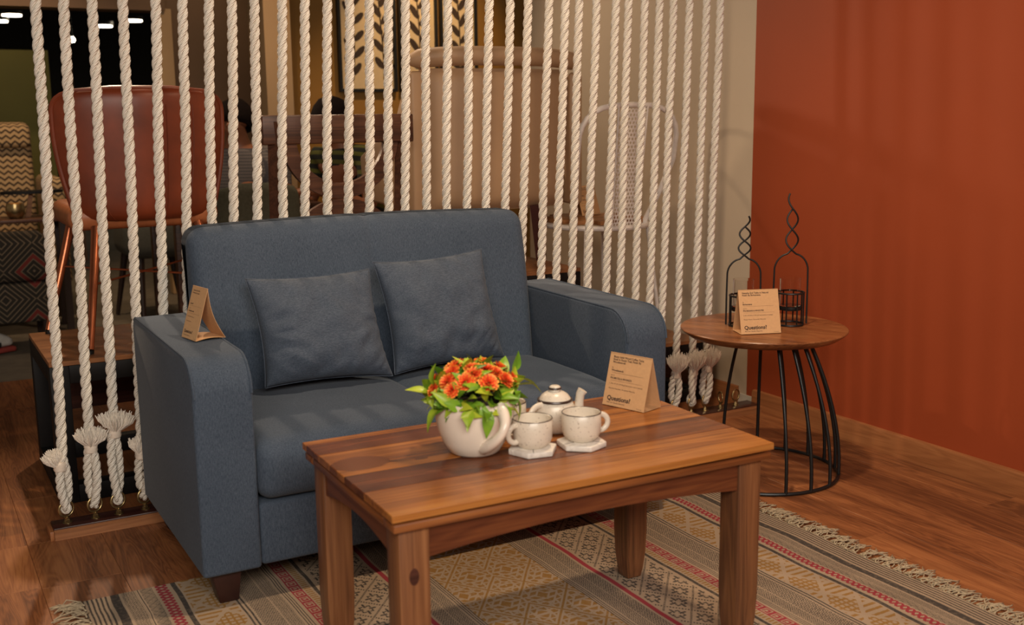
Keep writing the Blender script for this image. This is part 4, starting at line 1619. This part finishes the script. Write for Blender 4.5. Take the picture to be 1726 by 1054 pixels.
# ================================================================== DISPLAY BENCHES BEHIND THE ROPES
def bench(label, x0, x1, y0, y1, h, t=0.042, panel=False):
    b_ = thing('display_bench', label, 'bench', ((x0 + x1) / 2, (y0 + y1) / 2, 0), group='black framed display benches behind the ropes')
    w_, d_ = (x1 - x0) / 2, (y1 - y0) / 2
    n = max(1, round((y1 - y0) / 0.17))
    for i in range(n):
        a, c = -d_ + 2 * d_ * i / n, -d_ + 2 * d_ * (i + 1) / n
        MB().box((-w_, a + 0.0006, h - 0.014), (w_, c - 0.0006, h)).build('top_board', 'bench_top', b_, bevel=0.001, seg=1)
    for z0, z1, nm in ((h - 0.0145 - t, h - 0.0145, 'top_rail'), (0.0, t, 'bottom_rail')):
        for s in (-1, 1):
            MB().box((-w_ + t, s * (d_ - t / 2) - t / 2, z0), (w_ - t, s * (d_ - t / 2) + t / 2, z1)).build(nm, 'bench_black', b_, bevel=0.002)
            MB().box((s * (w_ - t / 2) - t / 2, -d_ + t, z0), (s * (w_ - t / 2) + t / 2, d_ - t, z1)).build(nm, 'bench_black', b_, bevel=0.002)
    for sx in (-1, 1):
        for sy in (-1, 1):
            MB().box((sx * (w_ - t / 2) - t / 2, sy * (d_ - t / 2) - t / 2, 0), (sx * (w_ - t / 2) + t / 2, sy * (d_ - t / 2) + t / 2, h - 0.0145)).build('leg', 'bench_black', b_, bevel=0.002)
    if panel:
        MB().box((-w_ + t, d_ - t * 0.7, 0.17), (w_ - t, d_ - t * 0.5, h - 0.0145 - t)).build('back_panel', 'plank_dark', b_, smooth=False)
    return b_


BH = 0.44
bench('black framed bench with wooden top carrying the red leather chair', 0.352, 0.985, 3.45, 3.985, BH, 0.055, True)
bench('low wooden topped bench under the carved wooden chair', 1.05, 1.69, 3.46, 4.25, 0.25)
bench('tall black framed bench carrying the beige armchair', 1.72, 2.268, 3.53, 4.43, 0.568, 0.05)
bench('low black framed bench carrying the white metal chair by the cream wall', 2.285, 2.79, 3.43, 4.20, 0.25)

# ------------------------------------------------------------------ red leather chair
rc = thing('leather_chair', 'dark red leather tub chair with copper legs behind the left ropes', 'chair', (0.722, 3.72, BH))


def shell(z0, z1, wfun, curve, th, lean=0.0, nu=24, nv=20):
    """upright padded shell, convex side towards -y"""
    fp, bp = [], []
    for j in range(nv + 1):
        v = j / nv
        for i in range(nu + 1):
            u = i / nu * 2 - 1
            w_ = wfun(v)
            y = curve * (u * w_) ** 2 + lean * v
            edge = (1 - abs(u) ** 6) ** 0.5 * (1 - (2 * abs(v - 0.5)) ** 8) ** 0.5
            fp.append((u * w_, y - th * 0.5 * edge, z0 + (z1 - z0) * v))
            bp.append((u * w_, y + th * 0.5 * edge, z0 + (z1 - z0) * v))
    M_ = nu + 1
    fs_ = [(j * M_ + i, j * M_ + i + 1, (j + 1) * M_ + i + 1, (j + 1) * M_ + i) for j in range(nv) for i in range(nu)]
    mb_ = MB()
    mb_.add(fp, fs_)
    mb_.add(bp, [tuple(reversed(f)) for f in fs_])
    return mb_, fp, M_


def rcw(v):
    w_ = 0.215 + 0.052 * math.sin(min(1, v / 0.75) * PI / 2)
    if v > 0.80:
        w_ *= max(0.0, 1 - ((v - 0.80) / 0.2005) ** 3.0) ** (1 / 4.5)
    if v < 0.12:
        w_ *= 1 - 0.18 * (1 - v / 0.12) ** 2
    return max(w_, 0.01)


mb_, fp, M_ = shell(0.385, 0.805, rcw, 0.95, 0.055, -0.02, 24, 40)
sh_ = mb_.build('backrest', 'red_leather', rc, angle=180)
for uu in (5, 9, 15, 19):
    MB().tube([Vector(fp[j * M_ + uu]) + Vector((0, -0.0012, 0)) for j in range(0, 36)], 0.0016, 5).build('stitched_seam', 'red_leather', sh_)
rim = [Vector(fp[j * M_]) for j in range(0, 41)] + [Vector(fp[j * M_ + M_ - 1]) for j in range(40, -1, -1)]
MB().tube(rim, 0.0085, 8).build('piping', 'red_leather', sh_)
MB().rbox((-0.245, 0.02, 0.355), (0.235, 0.46, 0.435), 0.035, 4).build('seat', 'orange_leather', rc)
for (xb, yb, xt, yt) in ((-0.241, -0.198, -0.17, -0.02), (-0.311, 0.225, -0.20, 0.30), (0.215, -0.198, 0.15, -0.02), (0.215, 0.225, 0.17, 0.30)):
    MB().tube([(xb, yb, 0.012), (xt, yt, 0.37)], [0.0105, 0.0165], 12).build('leg', 'copper', rc)
    MB().lathe([(0.010, 0.0), (0.0115, 0.012)], 12, (xb, yb, 0)).build('leg_tip', 'black_metal', rc)
MB().tube([(-0.205, -0.11, 0.20), (0.19, 0.25, 0.22)], 0.0035, 6).build('stretcher', 'copper', rc)
MB().tube([(0.185, -0.11, 0.20), (-0.24, 0.25, 0.22)], 0.0035, 6).build('stretcher', 'copper', rc)

# ------------------------------------------------------------------ carved wooden chair
wc = thing('wooden_chair', 'dark walnut chair with curved cross back behind the middle ropes', 'chair', (1.395, 3.75, 0.25))
TOP = 0.905
for s in (-1, 1):
    MB().tube([(s * 0.232, 0.02, 0.003), (s * 0.234, 0.03, 0.44), (s * 0.236, -0.01, TOP - 0.02)], 0.024, 4, sx=1.1).build('back_post', 'walnut', wc, smooth=False)
MB().rbox((-0.283, -0.028, TOP - 0.100), (0.277, 0.004, TOP), 0.006, 2).build('top_rail', 'walnut', wc)


def arc_slat(cz, r0, r1, a0, a1, y0, y1):
    o_ = arc(0, cz, r1, a0, a1, 22)
    i_ = arc(0, cz, r0, a1, a0, 22)
    return MB().prism(o_ + i_, y0, y1, 1)


# upper U and lower arch touch in the middle and form the cross
arc_slat(TOP - 0.075, 0.165, 0.218, 180, 360, -0.020, 0.004).build('upper_arc', 'walnut', wc, angle=30)
arc_slat(TOP - 0.512, 0.165, 0.218, 0, 180, -0.020, 0.004).build('lower_arc', 'walnut', wc, angle=30)
MB().rbox((-0.25, 0.0, 0.40), (0.25, 0.43, 0.45), 0.012, 2).build('seat', 'walnut', wc)
for s in (-1, 1):
    MB().box((s * 0.225 - 0.02, 0.385, 0.0), (s * 0.225 + 0.02, 0.425, 0.40)).build('leg', 'walnut', wc, bevel=0.003)

# ------------------------------------------------------------------ beige armchair
ac = thing('armchair', 'beige upholstered armchair with rolled top seen from behind through the ropes', 'armchair', (2.092, 3.82, 0.568))
AB = 0.215


def acw(v):
    return 0.312 + 0.012 * v


mb_, fp, M_ = shell(AB, 0.755, acw, 0.55, 0.09, 0.0)
mb_.build('backrest', 'beige_leather', ac, angle=180)
rp = [(-0.372 + 0.744 * i / 20, -0.035 + 0.55 * (-0.372 + 0.744 * i / 20) ** 2 * 1.0, 0.800 - 0.018 * (2 * i / 20 - 1) ** 4) for i in range(21)]
MB().tube(rp, [0.020] + [0.036] * 19 + [0.020], 14).build('rolled_top', 'beige_leather', ac, angle=60)
MB().tube([Vector(fp[i]) + Vector((0, 0.005, 0.002)) for i in range(M_)], 0.006, 7).build('piping', 'beige_piping', ac)
for s in (-1, 1):
    prof = [(-0.02, AB), (0.50, AB + 0.02), (0.52, AB + 0.20), (0.38, AB + 0.26), (0.18, AB + 0.30), (0.06, AB + 0.46), (0.0, 0.745), (-0.02, 0.74)]
    MB().prism([(p_[0] + 0.03, p_[1]) for p_ in prof], s * 0.350 - 0.030, s * 0.350 + 0.030, 0).build('wing_arm', 'beige_leather', ac, bevel=0.014, seg=3)
MB().rbox((-0.318, 0.09, AB), (0.318, 0.54, AB + 0.14), 0.03, 3).build('seat', 'beige_leather', ac)
for (xb, yb) in ((0.155, -0.02), (-0.235, -0.02), (-0.235, 0.46), (0.155, 0.46)):
    MB().tube([(xb, yb + (-0.01 if yb < 0 else 0.01), 0.004), (xb - 0.012 if xb > 0 else xb, yb, AB + 0.01)], [0.024, 0.033], 4).build('leg', 'maroon_wood', ac, smooth=False)

# ------------------------------------------------------------------ white metal chair
wm = thing('metal_chair', 'white tubular metal chair with perforated splat by the cream wall', 'chair', (2.55, 3.86, 0.25))
SEAT = 0.445
rg = [(0.212 * math.cos(a), 0.232 * math.sin(a), SEAT) for a in [2 * PI * i / 40 for i in range(40)]]
MB().tube(rg, 0.011, 8, closed=True).build('seat_ring', 'white_metal', wm)
for i in range(6):
    a, c = -0.20 + 0.4 * i / 6, -0.20 + 0.4 * (i + 1) / 6
    yy = max(abs(a), abs(c))
    hx = 0.205 * math.sqrt(max(0.02, 1 - (yy / 0.232) ** 2))
    MB().box((-hx, a + 0.002, SEAT + 0.012), (hx, c - 0.002, SEAT + 0.029)).build('seat_slat', 'slat_wood', wm, bevel=0.003)
hoop = [(-0.185, -0.11, SEAT), (-0.21, -0.18, SEAT + 0.14), (-0.232, -0.225, SEAT + 0.27)]
for i in range(1, 14):
    a = PI - PI * i / 14
    ca, sa = math.cos(a), math.sin(a)
    hoop.append((0.236 * abs(ca) ** 0.62 * (1 if ca > 0 else -1), -0.235 - 0.03 * sa, SEAT + 0.31 + 0.175 * abs(sa) ** 0.72))
hoop += [(0.232, -0.225, SEAT + 0.27), (0.20, -0.18, SEAT + 0.14), (0.15, -0.135, SEAT)]
MB().tube(hoop, 0.0115, 10).build('back_hoop', 'white_metal', wm, angle=80)
# perforated splat: honeycomb of ringed holes
sp_ = MB()
hs = 0.0088
rows, cols = 30, 8
verts, faces = [], []
for r_ in range(rows):
    for c_ in range(cols):
        cx = (c_ - (cols - 1) / 2 + (0.5 if r_ % 2 else 0)) * hs * math.sqrt(3)
        cz = r_ * hs * 1.5
        n0 = len(verts)
        for k in range(6):
            a = PI / 6 + PI / 3 * k
            verts.append((cx + hs * math.cos(a), 0, cz + hs * math.sin(a)))
        for k in range(6):
            a = PI / 6 + PI / 3 * k
            verts.append((cx + hs * 0.60 * math.cos(a), 0, cz + hs * 0.60 * math.sin(a)))
        for k in range(6):
            l_ = (k + 1) % 6
            faces.append((n0 + k, n0 + l_, n0 + 6 + l_, n0 + 6 + k))
Hs = rows * hs * 1.5
verts = [(x_ * (0.93 + 0.1 * z_ / Hs), -0.215 - 0.055 * z_ / Hs, SEAT + 0.012 + z_ * 0.465 / Hs) for (x_, y_, z_) in verts]
sp_.add(verts, faces)
so = sp_.build('perforated_splat', 'white_metal', wm, smooth=False)
md = so.modifiers.new('thickness', 'SOLIDIFY')
md.thickness = 0.002
for s in (-1, 1):
    MB().tube([(s * 0.061, -0.215, SEAT + 0.005), (s * 0.069, -0.272, SEAT + 0.482)], 0.004, 6).build('splat_rail', 'white_metal', wm)
for (xt, yt, xb, yb) in ((-0.15, -0.165, -0.19, -0.21), (0.15, -0.165, 0.19, -0.21), (-0.15, 0.165, -0.19, 0.21), (0.15, 0.165, 0.19, 0.21)):
    MB().tube([(xb, yb, 0.002), (xt, yt, SEAT - 0.004)], 0.0085, 8).build('leg', 'white_metal', wm)

# ================================================================== FARTHER BACK
gt = thing('dining_table', 'brown wooden table at which the two men sit in the back', 'table', (1.40, 5.30, 0))
MB().rbox((-0.33, -0.28, 0.715), (0.37, 0.32, 0.75), 0.006, 2).build('tabletop', 'walnut', gt)
for sx in (-0.29, 0.33):
    for sy in (-0.24, 0.28):
        MB().box((sx - 0.025, sy - 0.025, 0), (sx + 0.025, sy + 0.025, 0.7148)).build('leg', 'walnut', gt, bevel=0.003)

gc = thing('upholstered_chair', 'grey green upholstered dining chair seen between ropes behind the sofa', 'chair', (1.39, 4.74, 0))


def gcw(v):
    w_ = 0.19
    if v > 0.7:
        w_ *= max(0, 1 - ((v - 0.7) / 0.302) ** 4) ** 0.25
    return max(w_, 0.01)


mb_, fp, M_ = shell(0.45, 0.868, gcw, 1.0, 0.06)
mb_.build('backrest', 'green_cloth', gc, angle=180)
MB().rbox((-0.21, -0.01, 0.42), (0.21, 0.42, 0.50), 0.03, 3).build('seat', 'green_cloth', gc)
for sx in (-0.17, 0.17):
    for sy in (0.02, 0.36):
        MB().tube([(sx * 1.1, sy * 1.05, 0), (sx, sy, 0.43)], [0.010, 0.018], 8).build('leg', 'dark_wood_leg', gc)

gs = thing('upholstered_stool', 'grey upholstered bucket seat on dark tapered legs under the red chair', 'chair', (1.29, 6.62, 0))
MB().rbox((-0.19, -0.22, 0.36), (0.19, 0.22, 0.64), 0.08, 5).build('seat', 'grey_cloth', gs)
for (xb, yb, xt, yt) in ((-0.19, 0.19, -0.13, 0.14), (-0.12, -0.24, -0.10, -0.15), (0.17, 0.08, 0.12, 0.10), (0.15, -0.22, 0.12, -0.15)):
    MB().tube([(xb, yb, 0.0), (xt, yt, 0.38)], [0.012, 0.022], 8).build('leg', 'dark_wood_leg', gs)

ch = thing('chevron_armchair', 'armchair in tan and brown chevron cloth before the olive wall', 'armchair', (0.50, 7.25, 0))
MB().rbox((-0.30, 0.10, 0.35), (0.265, 0.26, 1.135), 0.05, 4).build('backrest', 'chevron_cloth', ch)
MB().rbox((-0.29, 0.05, 0.985), (0.255, 0.12, 1.12), 0.03, 4).build('head_cushion', 'chevron_cloth', ch)
MB().rbox((-0.28, -0.35, 0.22), (0.25, 0.11, 0.42), 0.04, 3).build('seat', 'chevron_cloth', ch)
for s, xx in ((-1, -0.38), (1, 0.27)):
    MB().rbox((xx, -0.36, 0.18), (xx + 0.11, 0.2, 0.82 if s > 0 else 0.80), 0.045, 4).build('armrest', 'chevron_cloth', ch)
for sx in (-0.3, 0.3):
    for sy in (-0.3, 0.18):
        MB().tube([(sx, sy, 0), (sx, sy, 0.2)], [0.014, 0.022], 8).build('leg', 'dark_wood_leg', ch)

lt = thing('lamp_table', 'dark wooden table with slim top in front of the chevron armchair', 'table', (0.42, 6.55, 0))
MB().rbox((-0.40, -0.14, 0.605), (0.42, 0.16, 0.625), 0.004, 2).build('tabletop', 'walnut', lt)
for sx in (-0.35, 0.37):
    for sy in (-0.1, 0.12):
        MB().box((sx - 0.018, sy - 0.018, 0), (sx + 0.018, sy + 0.018, 0.6048)).build('leg', 'dark_wood_leg', lt)
tr = thing('leaf_tray', 'dark leaf shaped tray on a wooden stand on the far table', 'tray', (0.66, 6.56, 0.6256))
pr = [(0.16 * math.cos(q), 0.07 * math.sin(q)) for q in [2 * PI * i / 24 for i in range(24)]]
MB().prism(pr, 0.128, 0.142, 2).build('tray_top', 'bench_black', tr)
MB().prism([(-0.045, 0.0), (-0.015, 0.0), (0.005, 0.128), (-0.015, 0.128)], -0.012, 0.012, 1).build('stand', 'slat_wood', tr, smooth=False)
gb = thing('amber_glass_bowl', 'small amber glass candle bowl on the far dark table', 'bowl', (0.565, 6.50, 0.6256))
MB().lathe([(0.03, 0.0), (0.045, 0.02), (0.05, 0.05), (0.044, 0.08), (0.041, 0.08), (0.046, 0.05), (0.041, 0.022), (0.001, 0.006)], 20).build('bowl', 'brass', gb)
MB().lathe([(0.02, 0.010), (0.02, 0.045), (0.004, 0.047)], 14).build('candle', 'warm_glow', gb)

ot = thing('ottoman', 'boxy ottoman in black and red tribal pattern at the far left', 'ottoman', (0.43, 6.05, 0))
MB().rbox((-0.34, -0.2, 0.36), (0.235, 0.2, 0.585), 0.05, 4).build('cushion', 'tribal_cloth', ot)
MB().rbox((-0.33, -0.19, 0.16), (0.225, 0.19, 0.359), 0.02, 3).build('base', 'tribal_cloth', ot)
for sx in (-0.28, 0.18):
    for sy in (-0.15, 0.15):
        MB().tube([(sx, sy, 0), (sx, sy, 0.17)], [0.014, 0.02], 8).build('leg', 'dark_wood_leg', ot)

sn = thing('sneaker', 'white and black sneaker with red sole edge at the far left', 'shoe', (0.385, 5.99, 0), math.radians(25))
MB().rbox((-0.22, -0.045, 0.0), (0.075, 0.045, 0.028), 0.013, 3).build('sole', 'sneaker_red', sn)


def shoef(x, y, z):
    k = max(0, min(1, (x + 0.02) / 0.09))
    return (x, y * (1 - 0.25 * k), 0.028 + (z - 0.028) * (1 - 0.55 * k))


MB().rbox((-0.215, -0.041, 0.0285), (0.070, 0.041, 0.115), 0.03, 4, shoef, mid=6).build('upper', 'sneaker_white', sn)
MB().rbox((-0.12, -0.043, 0.03), (0.0, 0.043, 0.062), 0.012, 3).build('side_panel', 'sneaker_black', sn)


# ================================================================== PEOPLE
def skin_obj(name, joints, edges, radii, mat, parent, sub=2):
    me = bpy.data.meshes.new(name)
    me.from_pydata(joints, edges, [])
    o = bpy.data.objects.new(name, me)
    COL.objects.link(o)
    o.parent = parent
    me.materials.append(MATS[mat])
    md_ = o.modifiers.new('skin', 'SKIN')
    md_.use_smooth_shade = True
    if not me.skin_vertices:
        me.skin_vertices.new()
    sv = me.skin_vertices[0].data
    for i, r_ in enumerate(radii):
        sv[i].radius = r_ if isinstance(r_, tuple) else (r_, r_)
        sv[i].use_root = (i == 0)
    s_ = o.modifiers.new('subdivision', 'SUBSURF')
    s_.levels = sub
    s_.render_levels = sub
    return o


def seated(label, loc, rz, lean, nod, shirt, hand_z, sleeve_long):
    t = thing('person', label, 'person', loc, rz)
    hip, ch_, nk = 0.47, 0.50, 0
    J = {'pel': (0, 0, 0.50), 'wst': (0.02 + lean * 0.2, 0, 0.66), 'chs': (0.03 + lean * 0.65, 0, 0.86), 'nkb': (0.04 + lean, 0, 0.99), 'nkt': (0.055 + lean + nod * 0.3, 0, 1.055),
         'jaw': (0.075 + lean + nod, 0, 1.085), 'sku': (0.06 + lean + nod * 1.2, 0, 1.15), 'crn': (0.045 + lean + nod * 1.2, 0, 1.205), 'nos': (0.165 + lean + nod * 1.3, 0, 1.115)}
    names = list(J)
    pts = [J[n] for n in names]
    rad = [(0.15, 0.12), (0.14, 0.11), (0.15, 0.11), (0.075, 0.07), 0.052, (0.062, 0.058), (0.088, 0.078), (0.060, 0.055), 0.013]
    E_ = [(0, 1), (1, 2), (2, 3), (3, 4), (4, 5), (5, 6), (6, 7), (5, 8)]
    A = []
    for s in (-1, 1):
        b0 = len(pts)
        sx = 0.03 + lean * 0.8
        arm = [(sx, s * 0.19, 0.93), (sx + 0.06, s * 0.24, 0.70), (sx + 0.30, s * 0.13, hand_z + 0.02), (sx + 0.38, s * 0.10, hand_z), ]
        pts += arm
        rad += [0.062, 0.046, 0.030, (0.036, 0.018)]
        E_ += [(2, b0), (b0, b0 + 1), (b0 + 1, b0 + 2), (b0 + 2, b0 + 3)]
        hx, hy, hz = arm[3]
        for f in range(4):
            q = len(pts)
            yy = hy + s * (0.024 - 0.016 * f)
            ln = (0.030, 0.038, 0.036, 0.028)[f]
            pts += [(hx + 0.035, yy, hz + 0.006), (hx + 0.035 + ln, yy, hz - 0.006)]
            rad += [0.0085, 0.0075]
            E_ += [(b0 + 3, q), (q, q + 1)]
        q = len(pts)
        pts += [(hx - 0.005, hy - s * 0.04, hz), (hx + 0.03, hy - s * 0.055, hz - 0.004)]
        rad += [0.010, 0.008]
        E_ += [(b0 + 3, q), (q, q + 1)]
        A.append(arm)
        l0 = len(pts)
        pts += [(0.40, s * 0.12, 0.50), (0.42, s * 0.12, 0.10), (0.50, s * 0.12, 0.045)]
        rad += [0.075, 0.05, 0.04]
        E_ += [(0, l0), (l0, l0 + 1), (l0 + 1, l0 + 2)]
        e0 = len(pts)
        pts += [(J['sku'][0] - 0.005, s * 0.088, 1.125)]
        rad += [0.016]
        E_ += [(6, e0)]
    body = skin_obj('body', pts, E_, rad, 'skin', t)
    # shirt
    sp2 = [J['pel'], J['wst'], J['chs'], (J['nkb'][0], 0, 0.985)]
    sr = [(0.175, 0.14), (0.165, 0.13), (0.175, 0.13), (0.085, 0.08)]
    se = [(0, 1), (1, 2), (2, 3)]
    for arm in A:
        b0 = len(sp2)
        sp2 += [arm[0], tuple(Vector(arm[0]).lerp(Vector(arm[1]), 0.75))]
        sr += [0.080, 0.066]
        se += [(2, b0), (b0, b0 + 1)]
        if sleeve_long:
            sp2 += [arm[1], tuple(Vector(arm[1]).lerp(Vector(arm[2]), 0.8))]
            sr += [0.062, 0.045]
            se += [(b0 + 1, b0 + 2), (b0 + 2, b0 + 3)]
    skin_obj('shirt', sp2, se, sr, shirt, t)
    # hair cap
    mb_ = MB()
    prof = [(0.001, 0.118), (0.045, 0.108), (0.078, 0.078), (0.094, 0.035), (0.097, -0.005), (0.090, -0.040), (0.080, -0.040), (0.084, 0.0), (0.001, 0.09)]
    mb_.lathe(prof, 24)
    o = mb_.build('hair', 'hair_dark', t, angle=80)
    o.location = (J['sku'][0] - 0.012, 0, 1.135)
    o.rotation_euler = (0, -0.42 + nod * 2, 0)
    o.scale = (1.12, 0.98, 0.98)
    return t


seated('man in a grey checked shirt sitting at the far table with hands on it', (1.665, 5.95, 0), math.radians(238), 0.05, 0.01, 'check_shirt', 0.785, True)
seated('man in a black and green striped shirt bending over the far table', (2.13, 5.40, 0), math.radians(200), 0.10, 0.04, 'stripe_shirt', 0.785, False)
for (x_, y_, rz_, lab) in ((1.68, 5.975, math.radians(238), 'plain dark dining chair under the man in the checked shirt'), (2.145, 5.405, math.radians(200), 'plain dark dining chair under the man in the striped shirt')):
    t = thing('dining_chair', lab, 'chair', (x_, y_, 0), rz_, group='dark dining chairs at the far table')
    MB().rbox((-0.2, -0.2, 0.335), (0.22, 0.2, 0.375), 0.01, 2).build('seat', 'dark_wood_leg', t)
    for sx in (-0.17, 0.19):
        for sy in (-0.17, 0.17):
            MB().box((sx - 0.015, sy - 0.015, 0), (sx + 0.015, sy + 0.015, 0.3348)).build('leg', 'dark_wood_leg', t)

# printed words: outlines turned into plain meshes
dg = bpy.context.evaluated_depsgraph_get()
dg.update()
made = []
for o, par, loc, mat in TEXTS:
    me = bpy.data.meshes.new_from_object(o.evaluated_get(dg))
    me.name = 'printed_text'
    made.append((me, par, loc, mat))
for o, par, loc, mat in TEXTS:
    cu = o.data
    bpy.data.objects.remove(o)
    bpy.data.curves.remove(cu)
for me, par, loc, mat in made:
    put('printed_text', me, mat, par, loc)
